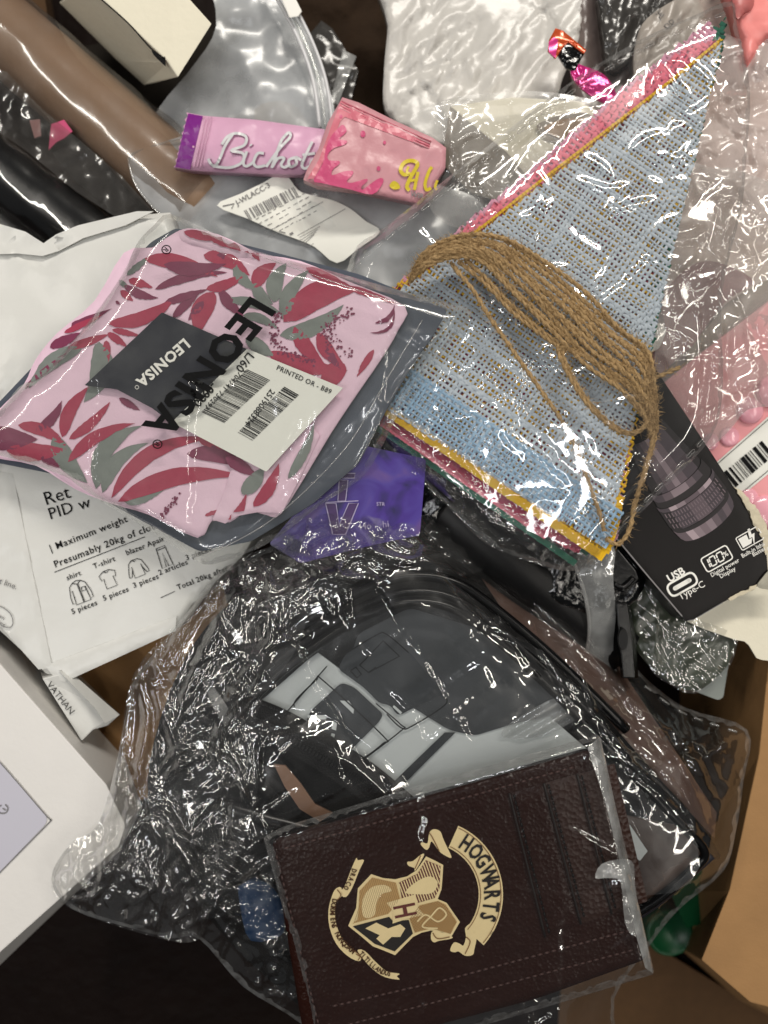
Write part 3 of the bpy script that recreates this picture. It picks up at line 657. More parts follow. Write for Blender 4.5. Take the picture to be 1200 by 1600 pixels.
sheet('wrap_film', smooth([(1045, 250), (1110, 262), (1160, 268), (1230, 330), (1240, 600), (1168, 640), (1140, 672), (1100, 702), (1060, 660), (1024, 590), (1030, 470), (1040, 360)], 4), zc, F_cellor, t, 4.5)
sheet('under_film', smooth([(1045, 250), (1110, 262), (1160, 268), (1230, 330), (1240, 600), (1168, 640), (1140, 672), (1100, 702), (1060, 660), (1024, 590), (1030, 470), (1040, 360)], 4), lambda x, y: -26+crinkle(x, y, 70, .7, 45, fine=.3), F_cellor, t, 6)
zr = lambda x, y: -30+5*fb(x, y, 40, 33)
sheet('mauve_ribbon', smooth([(1034, 470), (1062, 428), (1100, 408), (1140, 416), (1178, 441), (1140, 466), (1110, 500), (1082, 540), (1058, 560), (1030, 584), (1018, 545), (1040, 520)], 4), zr, M_mauve, t, 7, 5, 2)
sheet('grey_insert', [(1075, 545), (1140, 470), (1190, 440), (1240, 430), (1240, 560), (1110, 660), (1060, 640)], -46, M_grayboard, t, 14, 4)
sheet('white_tab', rnd([(1014, 520), (1030, 502), (1042, 516), (1030, 545), (1012, 552)], 6), -22, M_whiteink, t, 6, 4, 2)
t = thing('round_container', 'round green plastic container half hidden under the cellophane bundle', 'container', (1040, 1462, -300))
V = []; F = []; c = P(1045, 1455, -300); rad = 46
prof = ((1, -.5), (1, .1), (.94, .2), (.82, .16), (.8, .1), (0, .1))
for rr_, zz_ in prof:
    for k in range(40): V.append(c+Vector((math.cos(k*math.pi/20)*rr_, math.sin(k*math.pi/20)*rr_, zz_))*rad*S)
for i in range(len(prof)-1):
    for k in range(40): F.append([i*40+k, i*40+(k+1) % 40, (i+1)*40+(k+1) % 40, (i+1)*40+k])
link('lid_shell', V, F, M_green, t)
sheet('green_reflection', [(1062, 1330), (1110, 1340), (1110, 1440), (1072, 1450), (1050, 1400)], -230, M_green, t, 14, 6, 2)  # flat green sheet standing for the container's reflection
# ================================================================== left side mailers
t = thing('poly_mailer', 'plain puffy white mailer behind the floral garment package', 'mailer', (100, 480, -40), 'white poly mailers')
zm1 = lambda x, y: 18+14*fb(x, y, 170, 61, 2)+crinkle(x, y, 120, .1, 62, .4, 2.)+20*np.clip((np.asarray(y)-380)/120., 0, 1)
sheet('polythene', [(-80, 350), (0, 354), (38, 366), (66, 386), (84, 372), (120, 358), (214, 336), (266, 332), (290, 420), (240, 560), (120, 650), (-80, 760)], zm1, M_mailer, t, 8, 60, 16)
sheet('seal_flap', [(-80, 346), (0, 350), (40, 362), (68, 380), (88, 366), (122, 352), (214, 330), (240, 330), (196, 352), (130, 372), (92, 392), (66, 400), (28, 396), (-80, 400)], lambda x, y: zm1(x, y)+7+3*fb(x, y, 40, 3), M_mailer, t, 7, 2)
t = thing('poly_mailer', 'white mailer printed with shirt icons below the floral garment package', 'mailer', (180, 900, -60), 'white poly mailers')
zm2 = lambda x, y: 4+5*fb(x, y, 170, 63, 2)+crinkle(x, y, 150, .05, 64)-.035*(np.asarray(x)-180)
sheet('polythene', [(-90, 640), (100, 690), (380, 760), (420, 800), (378, 870), (300, 945), (276, 982), (170, 1030), (98, 1060), (72, 1052), (0, 985), (-90, 925)], zm2, M_mailer, t, 8, 80, 10)
sheet('end_fold', [(70, 1040), (150, 1010), (276, 962), (274, 986), (170, 1034), (100, 1066), (86, 1060)], lambda x, y: zm2(x, y)+3+2*ridged(x, y, 40, 3), M_mailer, t, 7, 3, 2)
sheet('side_gusset', [(-90, 720), (20, 740), (44, 860), (82, 1044), (60, 1046), (0, 978), (-90, 918)], lambda x, y: zm2(x, y)+3+3*fb(x, y, 60, 4), M_mailer, t, 9, 2, 3)
a = Acc(zm2, 1.6); d = (.93, -.36); ID = math.atan2(-.36, .93)
a.text('Ret', (71, 790), (.955, -.3), 30, bold=-.002); a.text('PID w', (78, 812), (.955, -.3), 26, bold=-.002, track=1.05)
a.text('| Maximum weight', (79, 862), d, 15.5, bold=.006, track=1.12); a.text('Presumably 20kg of cloth', (86, 887), d, 15.5, bold=.006, track=1.1)
a.stroke([(85, 894), (226, 839)], 1.1, False)
for s_, p_ in (('shirt', (105, 907)), ('T-shirt', (147, 889)), ('blazer', (198, 868)), ('Apair', (231, 855)), ('5 pieces', (113, 960)), ('5 pieces', (162, 939)), ('3 pieces', (209, 919)), ('2 articles', (249, 899)), ('3 pieces', (291, 876)), ('Total 20kg after', (278, 922))):
    a.text(s_, p_, d, 12, bold=.006, track=1.08)
a.stroke([(251, 934), (273, 924)], 1.0, False)
def icon(ox, oy, k, lines, w_=1.1):
    c, s_ = math.cos(ID), math.sin(ID)
    for L in lines: a.stroke([(ox+(x*c-y*s_)*k, oy+(x*s_+y*c)*k) for x, y in L], w_, False)
icon(125, 925, 1, [[(-7, -17), (-13, -12), (-17, 4), (-17, 14), (-12, 15), (-11, 2)], [(7, -17), (13, -12), (17, 4), (17, 14), (12, 15), (11, 2)], [(-11, -6), (-12, 17), (12, 17), (11, -6)], [(-7, -17), (0, -13), (7, -17)], [(0, -13), (0, 17)], [(1.5, -13), (1.5, 17)], [(4, -6), (10, -6), (10, 0), (4, 0), (4, -6)], [(-7, -17), (0, -19), (7, -17)]])
icon(170, 904, .95, [[(-5, -14), (-14, -9), (-12, 0), (-8, -2), (-9, 15), (9, 15), (8, -2), (12, 0), (14, -9), (5, -14)], [(-5, -14), (-2, -11), (2, -11), (5, -14), (-5, -14)]])
icon(214, 887, .95, [[(-5, -14), (-11, -10), (-17, 8), (-17, 12), (-13, 12), (-8, 0)], [(5, -14), (11, -10), (17, 8), (17, 12), (13, 12), (8, 0)], [(-8, -4), (-9, 15), (9, 15), (8, -4)], [(-5, -14), (0, -11), (5, -14), (-5, -14)]])
icon(256, 870, 1, [[(-7, -16), (7, -16), (9, 16), (2, 16), (0, -8), (-2, 16), (-9, 16), (-7, -16)], [(-7, -13), (7, -13)]])
a.done('printed_text', M_ink, t)
a = Acc(lambda x, y: zm2(x, y)+3+3*fb(x, y, 60, 4), 2.2); a.text('et line.', (-8, 909), (.94, .34), 13); a.stroke([(-14, 944), (4, 949), (17, 960), (20, 974), (14, 981), (2, 977), (-14, 966)], 1.2); a.text('own', (-8, 961), (.85, .52), 9); a.text('sting', (-8, 971), (.85, .52), 9)
a.done('printed_text', M_grayink, t)

# ================================================================== black package, purple card, strap, buckle
t = thing('black_package', 'glossy crinkled black plastic package under the base of the bunting', 'package', (760, 800, -20))
zk = lambda x, y: 18+12*ridged(x, y, 90, 81, 4, .55)
sheet('wrapper', smooth([(470, 720), (560, 650), (640, 610), (760, 650), (960, 800), (1010, 900), (960, 960), (860, 940), (760, 880), (640, 800), (540, 800)], 4), zk, M_blackgloss, t, 6, 50, 10)
t = thing('black_tube', 'matte black rubber tube beside the purple card', 'tube', (770, 850, 0))
tube('hose', [(700, 790, -24), (740, 828, -20), (820, 895, -24), (960, 1010, -60)], 54, M_rubber, t, 24)
t = thing('purple_card', 'purple card with outlined letters under crinkled film', 'card', (540, 810, 30))
m, nt_ = nt('violet_print'); N = nt_.nodes
o = N.new('ShaderNodeOutputMaterial'); b = N.new('ShaderNodeBsdfPrincipled'); nt_.links.new(b.outputs[0], o.inputs[0]); b.inputs['Roughness'].default_value = .35
tc = N.new('ShaderNodeTexCoord'); n1 = N.new('ShaderNodeTexNoise'); n1.inputs['Scale'].default_value = 42; n1.inputs['Detail'].default_value = 3; n1.inputs['Distortion'].default_value = 1.2
cr = N.new('ShaderNodeValToRGB'); e = cr.color_ramp.elements; e[0].position = .36; e[0].color = (*lin(28, 18, 78), 1); e[1].position = .66; e[1].color = (*lin(96, 70, 140), 1)
for p_, c_ in ((.46, (62, 34, 132)), (.55, (74, 56, 146))): q = e.new(p_); q.color = (*lin(*c_), 1)
nt_.links.new(tc.outputs['Object'], n1.inputs['Vector']); nt_.links.new(n1.outputs['Fac'], cr.inputs[0]); nt_.links.new(cr.outputs[0], b.inputs['Base Color']); M_violet = m
zv = plane((665, 715, 62), (655, 835, 50), (370, 890, 30))
sheet('card_board', rnd([(540, 690), (666, 717), (656, 836), (580, 852), (470, 880), (420, 850), (480, 780)], 6), zv, M_violet, t, 14, 5, 1)
a = Acc(zv, 1.4); f4 = lambda L: [(400+x*.25, 700+y*.25) for x, y in L]
a.poly(f4([(435, 345), (500, 345), (520, 480), (580, 345), (640, 345), (560, 540), (480, 540)]), 6); a.poly(f4([(520, 200), (575, 200), (560, 330), (512, 330)]), 6); a.poly(f4([(545, 158), (620, 158), (615, 188), (540, 188)]), 6)
a.done('dark_letters', pm('deep_violet_print', (66, 34, 96), .4), t)
a = Acc(zv, 2.4)
for L in ([(435, 345), (500, 345), (520, 480), (580, 345), (640, 345), (560, 540), (480, 540), (435, 345)], [(520, 200), (575, 200), (560, 330), (512, 330), (520, 200)], [(545, 158), (620, 158), (615, 188), (540, 188), (545, 158)], [(435, 340), (640, 330)]): a.stroke(f4(L), 1.3, False)
a.text('Ho    hi', (562, 828), (.98, -.1), 15, bold=-.006); a.text('STR', (588, 790), (.98, .02), 8); a.done('outlined_letters', pm('pale_violet_print', (190, 178, 214), .4), t)

t = thing('plastic_strap', 'milky clear plastic strap looping beside the black buckle', 'strap', (945, 960, 40))
zs3 = lambda x, y: 52-np.clip((np.asarray(y)-900)/180., 0, 1)*95+8*np.cos((np.asarray(x)-940)/22.)+3*ridged(x, y, 30, 9)
sheet('strap_film', smooth([(893, 872), (930, 850), (960, 856), (958, 900), (962, 960), (958, 1020), (968, 1090), (905, 1090), (916, 1030), (922, 980), (915, 930), (904, 895)], 4), zs3, F_strap, t, 5)
tube('strap_edge', [(898, 880, 58), (914, 930, 44), (921, 980, 18), (915, 1030, -10), (906, 1085, -38)], 3, F_seam, t, 8)
t = thing('black_buckle', 'glossy black plastic buckle with a ribbed wheel beside the torch box', 'buckle', (975, 920, 20))
prism('body', [(954, 862, 44), (966, 858, 44), (994, 892, 44), (998, 905, 44), (976, 926, 44), (956, 920, 44)], [(950, 862, 4), (966, 850, 4), (1000, 892, 4), (1004, 905, 4), (976, 935, 4), (950, 925, 4)], M_black, t)
prism('rail', [(962, 940, 36), (980, 944, 36), (988, 1000, 36), (992, 1060, 36), (974, 1060, 36)], [(958, 935, 0), (984, 940, 0), (994, 1000, 0), (998, 1060, 0), (970, 1060, 0)], M_black, t)
tube('clasp', [(960, 912, 46), (974, 918, 48), (990, 903, 46)], 4, M_black, t, 10)
V = []; F = []; c = P(972, 998, 38)
for k in range(56):
    r_ = 17 if k % 2 else 14.5
    an = k/56*2*math.pi; V += [c+Vector((math.cos(an)*r_*.45, math.sin(an)*r_, 0))*S, c+Vector((math.cos(an)*r_*.45, math.sin(an)*r_, 6))*S]
for k in range(56): F.append([2*k, 2*((k+1) % 56), 2*((k+1) % 56)+1, 2*k+1])
F.append([2*k+1 for k in range(56)]); link('ribbed_wheel', V, F, M_rubber, t, smooth=False)

# ================================================================== torch carton and the pieces round it
FG = rfolds([(990, 890), (1075, 960), (1147, 990), (1120, 1064), (1048, 1070), (1008, 1030)], 26, 20, 90, 6, 7, 2, .8, 1.)
t = thing('green_packet', 'wrinkled clear wrapped green packet below the torch box', 'packet', (1060, 1000, -60))
zg = lambda x, y: -22+12*ridged(x*.9+y*.5, y*.5-x*.5, 60, 87, 4)
sheet('wrapper', smooth([(985, 880), (1010, 880), (1075, 965), (1145, 992), (1142, 1030), (1118, 1060), (1086, 1080), (1048, 1068), (1005, 1030), (985, 985)], 3), zg, M_greenfilm, t, 5, 40, 8)
sheet('outer_film', smooth([(990, 890), (1010, 885), (1075, 960), (1147, 990), (1144, 1034), (1120, 1064), (1086, 1084), (1048, 1070), (1008, 1030)], 3), lambda x, y: zg(x, y)+4+crinkle(x, y, 60, .5, 88, .7, 1.)+folds(x, y, FG).reshape(np.shape(x)), F_cello, t, 4)
sheet('grey_label', rnd([(1078, 1040), (1143, 1010), (1130, 1090), (1122, 1094), (1080, 1078)], 4), -60, M_graylabel, t, 12, 2)
t = thing('white_card', 'white card flap with a notched corner under the torch box', 'card', (1140, 980, 0))
sheet('card_board', [(1060, 965), (1180, 860), (1260, 860), (1260, 1040)]+[(1190, 1031), (1182, 1028), (1170, 1008), (1163, 1002), (1150, 1000), (1100, 983)], plane((1060, 965, -6), (1260, 860, 0), (1260, 1040, 0)), M_cream, t, 14, 4)
t = thing('torch_box', 'torn black box with a printed torch and white charging icons', 'box', (1080, 820, -60))
face = [(952, 826), (1064, 962), (1073, 971), (1082, 969), (1130, 941), (1165, 922), (1175, 918), (1184, 916), (1190, 905), (1198, 905), (1200, 895), (1198, 868), (1192, 848), (1186, 832), (1176, 818), (1172, 800), (1160, 784), (1154, 770), (1147, 762), (1100, 690), (1020, 570), (960, 600), (930, 720)]
zx = plane((952, 826, 52), (1073, 971, 46), (1147, 762, 50))
sheet('carton', face, zx, M_boxblack, t, 12, 80, 1.5)
a = Acc(zx, 1.2); a.stroke([(954, 830), (1010, 897), (1066, 963)], 2.2, False); a.stroke([(1074, 970), (1084, 968), (1130, 941)], 1.2, False); a.done('pale_edge', M_grayink, t)  # thin grey lines along the left and lower edges
rr2 = random.Random(3)
tp = [(1147, 760), (1154, 770), (1160, 784), (1171, 800), (1176, 818), (1186, 832), (1192, 846), (1195, 866), (1198, 866), (1206, 840), (1199, 826), (1190, 806), (1180, 790), (1172, 782), (1160, 768)]
tp = dense(tp, 4); tp = [(x+rr2.uniform(-1.6, 1.6), y+rr2.uniform(-1.6, 1.6)) for x, y in tp]
sheet('torn_edge', tp, lambda x, y: zx(x, y)+2+2*fb(x, y, 9, 3), M_torn, t, 4, 6, 1)
tp = dense([(1138, 988), (1146, 982), (1162, 975), (1170, 974), (1172, 968), (1183, 966), (1180, 972), (1160, 982), (1140, 991)], 4)
sheet('torn_edge', [(x, y-52+rr2.uniform(-1, 1)) for x, y in tp], lambda x, y: zx(x, y)+2, M_torn, t, 4, 4, 1)
sheet('torn_flap', smooth([(1183, 916), (1192, 902), (1206, 888), (1226, 890), (1226, 922), (1198, 921)], 3), lambda x, y: zx(x, y)+3+3*fb(x, y, 16, 2), pm('bare_board', (168, 164, 150), .9, .2, ('noise', 500, .6), .15), t, 5, 4, 1)
# printed torch: flat bands across the printed barrel
ax = np.array((.58, .815)); px = np.array((.815, -.58)); c0 = np.array((1092, 795))
tones = [(64, 56, 60), (112, 98, 104), (160, 144, 150), (128, 114, 120), (92, 80, 86), (68, 60, 66), (34, 30, 32)]
mt = [pm('torch_grey_%s' % 'abcdefg'[i], c_, .45, .3, None, .06) for i, c_ in enumerate(tones)]
def band(s0, s1, w0, w1, cur, order, name):
    n = 28; V = []; F = []; fm = []
    for i in range(n+1):
        u = -1+2*i/n; bow = cur*math.sqrt(max(0, 1-u*u))
        for s_, w_ in ((s0, w0), (s1, w1)):
            p = c0+ax*(s_+bow)+px*u*w_; V.append(P(p[0], p[1], float(zx(*p))+1.4))
    for i in range(n): F.append([2*i, 2*i+1, 2*i+3, 2*i+2]); fm.append(order[min(len(order)-1, int(i/n*len(order)))])
    link(name, V, F, mt, t, smooth=False, fm=fm)
band(-150, -62, 34, 46, 14, [6, 5, 4, 3, 4, 5, 5, 6], 'torch_print')
band(-62, -50, 48, 50, 15, [5, 4, 3, 3, 4, 5, 6], 'torch_print')
band(-50, -40, 50, 51, 15, [6, 6, 6, 6], 'torch_print')
band(-40, -33, 53, 53, 16, [5, 2, 3, 4, 4, 3, 2, 5], 'torch_print')
band(-33, -1, 53, 54, 17, [6, 5, 5, 4, 4, 5, 5, 6], 'torch_print')
band(-1, 5, 53, 53, 18, [6, 6, 6, 6], 'torch_print')
band(5, 22, 53, 50, 18, [4, 2, 3, 1, 3, 4, 5, 4, 5], 'torch_print')
a = Acc(zx, 2.2)
for i in range(1, 22):
    u = -1+2*i/22; bow = 17*math.sqrt(1-u*u)
    for s_ in (-31, -21, -11): a.stroke([c0+ax*(s_+bow)+px*u*53, c0+ax*(s_+bow+7)+px*u*53.5], 1.6, False)
a.done('torch_knurl_print', mt[1], t, kind='stuff')
a = Acc(zx, 1.6); d = np.array((.87, -.49)); u = np.array((-.49, -.87))*-1
def loc(o_, x, y): return tuple(np.array(o_)+d*x+np.array((.49, .87))*y)
a.text('USB', (1046, 910), d, 17, bold=.03)
o_ = (1066, 913)
a.stroke([loc(o_, x, y) for x, y in rnd([(-24, -10.5), (24, -10.5), (24, 10.5), (-24, 10.5)], 10)], 3.4, False, True)
a.stroke([loc(o_, x, y) for x, y in [(-13, 0), (13, 0)]], 7, False); a.poly([loc(o_, 13+3.4*math.cos(k*.63), 3.4*math.sin(k*.63)) for k in range(10)], 3); a.poly([loc(o_, -13+3.4*math.cos(k*.63), 3.4*math.sin(k*.63)) for k in range(10)], 3)
a.text('Type-C', (1063, 938), d, 15, bold=.004)
o_ = (1120, 873)
a.stroke([loc(o_, x, y) for x, y in rnd([(-23, -12), (23, -12), (23, 12), (-23, 12)], 5)], 2.1, False, True)
def seg(x, digit):
    S_ = {'a': [(-4, -7), (4, -7)], 'b': [(4.6, -6.5), (4.6, -.7)], 'c': [(4.6, .7), (4.6, 6.5)], 'd': [(-4, 7), (4, 7)], 'e': [(-4.6, .7), (-4.6, 6.5)], 'f': [(-4.6, -6.5), (-4.6, -.7)]}
    for k in digit: a.stroke([loc(o_, x+p[0]-p[1]*.12, p[1]) for p in S_[k]], 2.2, False)
seg(-19, 'bc'); seg(-7, 'abcdef'); seg(6, 'abcdef'); a.text('%', loc(o_, 12, 4), d, 11, bold=.02)
a.text('Digital power', (1112, 902), d, 9.4, bold=.01, xs=.97); a.text('Display', (1126, 904), d, 9.4, bold=.01)
o_ = (1172, 841)
a.stroke([loc(o_, x, y) for x, y in rnd([(-20, -11), (19, -11), (19, 11), (-20, 11)], 3)], 1.6, False, True)
a.poly([loc(o_, x, y) for x, y in [(-17, -8), (-2, -8), (-3, 1), (3, 1), (-2, 8), (-17, 8)]], 5)
a.poly([loc(o_, x, y) for x, y in [(3, -14), (-1, 0), (4, 0), (0, 14), (10, -4), (5, -4), (7, -14)]], 5)
a.text('Built-in lithium', (1160, 872), d, 9.4, bold=.01, xs=.9); a.text('Battery', (1177, 870), d, 9.4, bold=.01)
a.done('white_print', M_whiteink, t)

# ================================================================== floral garment in its polybag
t = thing('garment_package', 'pink floral garment with navy tag in a printed clear bag', 'clothing package', (330, 620, 40))
zb0 = lambda x, y: 80+.028*(np.asarray(x)-330)+.012*(620-np.asarray(y))
sheet('navy_backing', rnd([(-60, 690), (236, 378), (275, 356), (420, 392), (560, 428), (700, 484), (673, 530), (650, 560), (604, 640), (560, 724), (490, 786), (392, 846), (312, 862), (205, 805), (90, 742), (-60, 712)], 8), lambda x, y: zb0(x, y)+3*fb(x, y, 70, 7), M_navy, t, 12, 10, 2)
gar = smooth([(-40, 690), (0, 640), (40, 600), (58, 562), (92, 520), (150, 470), (196, 395), (240, 387), (262, 372), (295, 357), (345, 368), (400, 395), (470, 408), (545, 440), (632, 478), (622, 515), (596, 560), (560, 612), (520, 672), (488, 725), (440, 800), (420, 803), (388, 796), (360, 814), (332, 812), (310, 838), (235, 802), (180, 786), (120, 762), (60, 726), (-10, 712)], 3)
FGM = rfolds([(60, 600), (300, 380), (620, 490), (420, 780), (200, 770)], 22, 60, 200, 2.2, 10, 31)
zg1 = lambda x, y: zb0(x, y)+14+3*fb(x, y, 120, 91, 2)+2*ridged(x+y*.4, y, 90, 92, 2)+folds(x, y, FGM).reshape(np.shape(x))
cg = gar.mean(0)
for k_, (dx_, dy_) in enumerate(((-3, 2), (-1.5, 1))):
    sheet('folded_layer', gar+np.array((dx_, dy_))+(gar-cg)*.006*k_, lambda x, y, k_=k_: zb0(x, y)+8+k_*3+2*fb(x, y, 80, 14), M_pinkcloth, t, 9, 3, 2)
sheet('garment', gar, zg1, M_pinkcloth, t, 7, 5, 3.5)
sheet('folded_hem', [(372, 700), (480, 660), (500, 680), (470, 745), (440, 802), (404, 800), (372, 806), (352, 818), (332, 812), (346, 780)], lambda x, y: zg1(x, y)+5+2*fb(x, y, 30, 5), M_pinkcloth, t, 7, 4, 3)
sheet('folded_hem', smooth([(286, 358), (340, 366), (394, 392), (402, 400), (372, 402), (320, 388), (284, 376)], 3), lambda x, y: zg1(x, y)+4, M_pinkcloth, t, 7, 4, 4)
LV = {'r': [], 'p': [], 'g': []}
def LF(c, b, t_, w_, bend=0, off=1.3): b = np.array(b, float); t_ = np.array(t_, float); LV[c].append((leaf(b, t_+(t_-b)*.1, w_*1.1, bend), off))
for q in (('r', (226, 404), (330, 430), 22, -.06), ('p', (256, 413), (345, 412), 20, .08, 1.9), ('p', (242, 452), (345, 428), 13, -.06), ('g', (198, 430), (232, 402), 9), ('g', (186, 438), (200, 450), 7), ('r', (201, 437), (235, 448), 12), ('p', (194, 446), (243, 464), 13, .08), ('r', (188, 454), (206, 469), 10), ('p', (181, 470), (187, 476), 4),
          ('r', (169, 506), (268, 466), 20, .1), ('p', (256, 474), (318, 454), 12), ('p', (270, 496), (310, 456), 13), ('p', (92, 519), (168, 485), 10), ('r', (100, 520), (156, 494), 9, 0, 1.9), ('p', (78, 543), (122, 522), 15), ('r', (106, 544), (166, 524), 12), ('r', (175, 515), (215, 524), 9), ('r', (168, 520), (196, 540), 11), ('r', (166, 532), (168, 564), 11),
          ('g', (155, 534), (133, 620), 34, -.16), ('g', (128, 543), (52, 601), 22, .1), ('p', (104, 551), (28, 614), 8), ('r', (287, 362), (340, 374), 13, 0, 6), ('r', (330, 374), (394, 396), 14, -.05, 6), ('p', (338, 388), (354, 405), 12), ('r', (392, 384), (404, 406), 11), ('r', (318, 398), (384, 428), 22, -.1),
          ('r', (322, 452), (380, 430), 15, .06), ('p', (343, 452), (377, 490), 16, .06), ('r', (334, 456), (310, 520), 30, .1), ('p', (318, 470), (296, 498), 12), ('g', (366, 408), (400, 450), 17, .12), ('r', (396, 449), (428, 414), 22, -.1), ('g', (396, 443), (424, 472), 17, .1), ('g', (428, 472), (446, 416), 24, -.12), ('g', (443, 500), (480, 428), 22, -.12), ('r', (443, 503), (515, 437), 26, -.05), ('r', (452, 502), (570, 452), 30, -.12), ('g', (437, 524), (528, 480), 24, .1), ('g', (355, 468), (436, 490), 14, -.06), ('g', (380, 492), (430, 512), 13, -.08), ('g', (384, 528), (424, 554), 20),
          ('r', (478, 418), (548, 452), 15), ('r', (541, 447), (612, 472), 10), ('p', (586, 505), (614, 478), 7, .2), ('p', (578, 520), (612, 484), 5, .3), ('r', (459, 510), (503, 564), 22, .08), ('r', (496, 520), (536, 570), 20, .08), ('p', (504, 540), (530, 574), 13), ('r', (418, 550), (532, 576), 24, .06), ('r', (538, 568), (508, 612), 30, .1), ('r', (584, 546), (560, 585), 10),
          ('p', (56, 674), (93, 630), 15, .1), ('r', (97, 683), (136, 611), 20, -.1), ('r', (108, 686), (166, 633), 15, .06), ('p', (-20, 672), (52, 685), 24, .04), ('r', (28, 664), (98, 696), 18, -.1), ('p', (-12, 700), (50, 690), 13), ('r', (10, 704), (95, 702), 26, .04), ('p', (62, 712), (93, 729), 12), ('g', (84, 680), (132, 748), 28, .08), ('r', (106, 722), (202, 667), 18, -.1, 1.9), ('g', (150, 764), (216, 674), 26, -.2), ('g', (160, 770), (226, 699), 22, -.16), ('r', (174, 778), (322, 694), 22, -.16), ('r', (184, 784), (362, 748), 26, -.1, 1.9), ('g', (194, 784), (250, 768), 26, -.06),
          ('p', (292, 709), (398, 736), 24, -.1), ('r', (310, 688), (350, 700), 10), ('p', (186, 622), (216, 640), 10), ('p', (352, 714), (398, 742), 18, 0, 7), ('g', (378, 772), (410, 732), 22, .05, 7), ('r', (396, 792), (432, 730), 18, .08, 7), ('g', (450, 748), (488, 668), 14, .05, 7), ('r', (356, 816), (382, 776), 12, .1, 7), ('g', (385, 716), (402, 706), 14), ('r', (320, 806), (346, 796), 6)):
    LF(*q)
names = {'r': ('red_leaf_print', M_red), 'p': ('plum_leaf_print', M_plum), 'g': ('grey_leaf_print', M_gray)}
gp = gar
for k_, L in LV.items():
    V = []; F = []
    for pts, off in L:
        v, f, o2 = fill(pts, 7)
        ins = inside(v, gp); dd = edist(v, gp)
        zz_ = zg1(v[:, 0], v[:, 1])+off
        e_ = np.clip(dd/9, 0, 1); zz_ = zz_-3.5*.9*(1-np.sqrt(1-(1-np.clip(dd/3.5, 0, 1))**2))*(off < 5)
        b_ = len(V); V += [P(x, y, q) for (x, y), q in zip(v, zz_)]
        F += [[b_+i for i in g] for g in f if ins[g].all()]
    link(names[k_][0], V, F, names[k_][1], t, kind='stuff')
a = Acc(zg1, 1.6)
for path, n, sp in (([(434, 492), (428, 528), (448, 552), (489, 562)], 110, 6.5), ([(548, 486), (522, 500), (508, 520), (522, 537), (548, 552)], 110, 8), ([(275, 778), (264, 792), (252, 808)], 46, 4.5)):
    pp_ = smooth(path, 12, False)
    for _ in range(n):
        c_ = pp_[random.randrange(len(pp_))]+np.array([random.gauss(0, sp*.6), random.gauss(0, sp*.6)]); r_ = random.uniform(1, 2.4)
        a._add([c_+np.array([math.cos(k*1.257+r_), math.sin(k*1.257+r_)])*r_ for k in range(5)], [[0, 1, 2, 3, 4]])
a.done('speckle_print', M_plum, t, kind='stuff')
# swing tag and barcode sticker
zt1 = lambda x, y: zg1(x, y)*.0+zb0(x, y)+24+2*np.sin((np.asarray(x)+np.asarray(y))/80.)
sheet('navy_tag', rnd([(253, 488), (392, 548), (272, 664), (238, 638), (182, 608), (132, 602)], 2), zt1, M_tag, t, 14, 2)
sheet('barcode_label', rnd([(386, 545), (536, 606), (416, 737), (268, 660)], 2), zt1, M_label, t, 14, 2, off=3.5)
a = Acc(zt1, 1.2); d1 = (-.77, .64); 
a.text('LEONISA', (288, 528), (-.755, .655), 23.5, bold=.035, track=1.1); a.stroke([(211, 605), (214, 602), (217, 605), (214, 608)], .8, True, True); a.done('tag_lettering', M_whiteink, t)
a = Acc(zt1, 4.6)
a.text('L/60', (388, 549), (-.62, .79), 19, bold=.012); a.text('-0920', (330, 596), (-.66, .75), 19, bold=.03); a.text('7 704741 730297', (380, 573), (-.70, .715), 11.5, bold=.006, track=1.08)
a.bars((386, 577), (313, 645), (36, 17), 11, 44); a.text('2519088324', (423, 607), (-.60, .80), 13.5, bold=.01); a.bars((444, 604), (371, 676), (23, 13), 5, 40)
a.text('PRINTED OR - B89', (431, 577), (.91, .415), 11, bold=.006, track=1.05); a.done('label_print', M_ink, t, kind='stuff')
# the printed bag
bo = smooth([(266, 334), (330, 362), (400, 392), (520, 424), (612, 450), (690, 470), (738, 488), (700, 540), (640, 612), (606, 680), (574, 738), (540, 765), (500, 790), (440, 836), (392, 862), (330, 882), (300, 872), (230, 826), (150, 778), (90, 740), (0, 712), (-60, 700), (-60, 680), (0, 640), (30, 604), (62, 586), (100, 545), (140, 500), (190, 430), (214, 380), (240, 352)], 3)
FGP = [([(410, 400), (520, 440), (640, 470), (730, 490)], 3, 8), ([(560, 440), (600, 500), (690, 560)], 3.5, 9), ([(620, 470), (640, 520), (700, 520)], 3, 8), ([(200, 430), (140, 510), (60, 600)], 3, 9), ([(470, 640), (455, 690), (430, 745)], 3.5, 7), ([(485, 640), (470, 690), (440, 750)], 3, 6), ([(340, 860), (430, 790), (520, 690), (600, 600)], 3, 9), ([(100, 745), (180, 790), (260, 830)], 4, 9), ([(120, 750), (150, 790), (230, 815)], 3, 7)]
def zf1(x, y):
    x = np.asarray(x, float); y = np.asarray(y, float)
    return zb0(x, y)+32+crinkle(x, y, 150, .2, 95, fine=.25)+folds(x, y, FGP).reshape(np.shape(x))
v_, f_, o_ = fill(bo, 8); dd = edist(v_, o_)
def zf2(x, y):
    q = np.stack([np.ravel(np.asarray(x, float)), np.ravel(np.asarray(y, float))], 1); e_ = np.clip(edist(q, o_)/26, 0, 1)
    return zf1(q[:, 0], q[:, 1])-26*(1-e_)**2
sheet('bag_film', bo, zf2, F_bag, t, 7)
rim('welded_edge', o_, zf2, F_edge, t, 9)
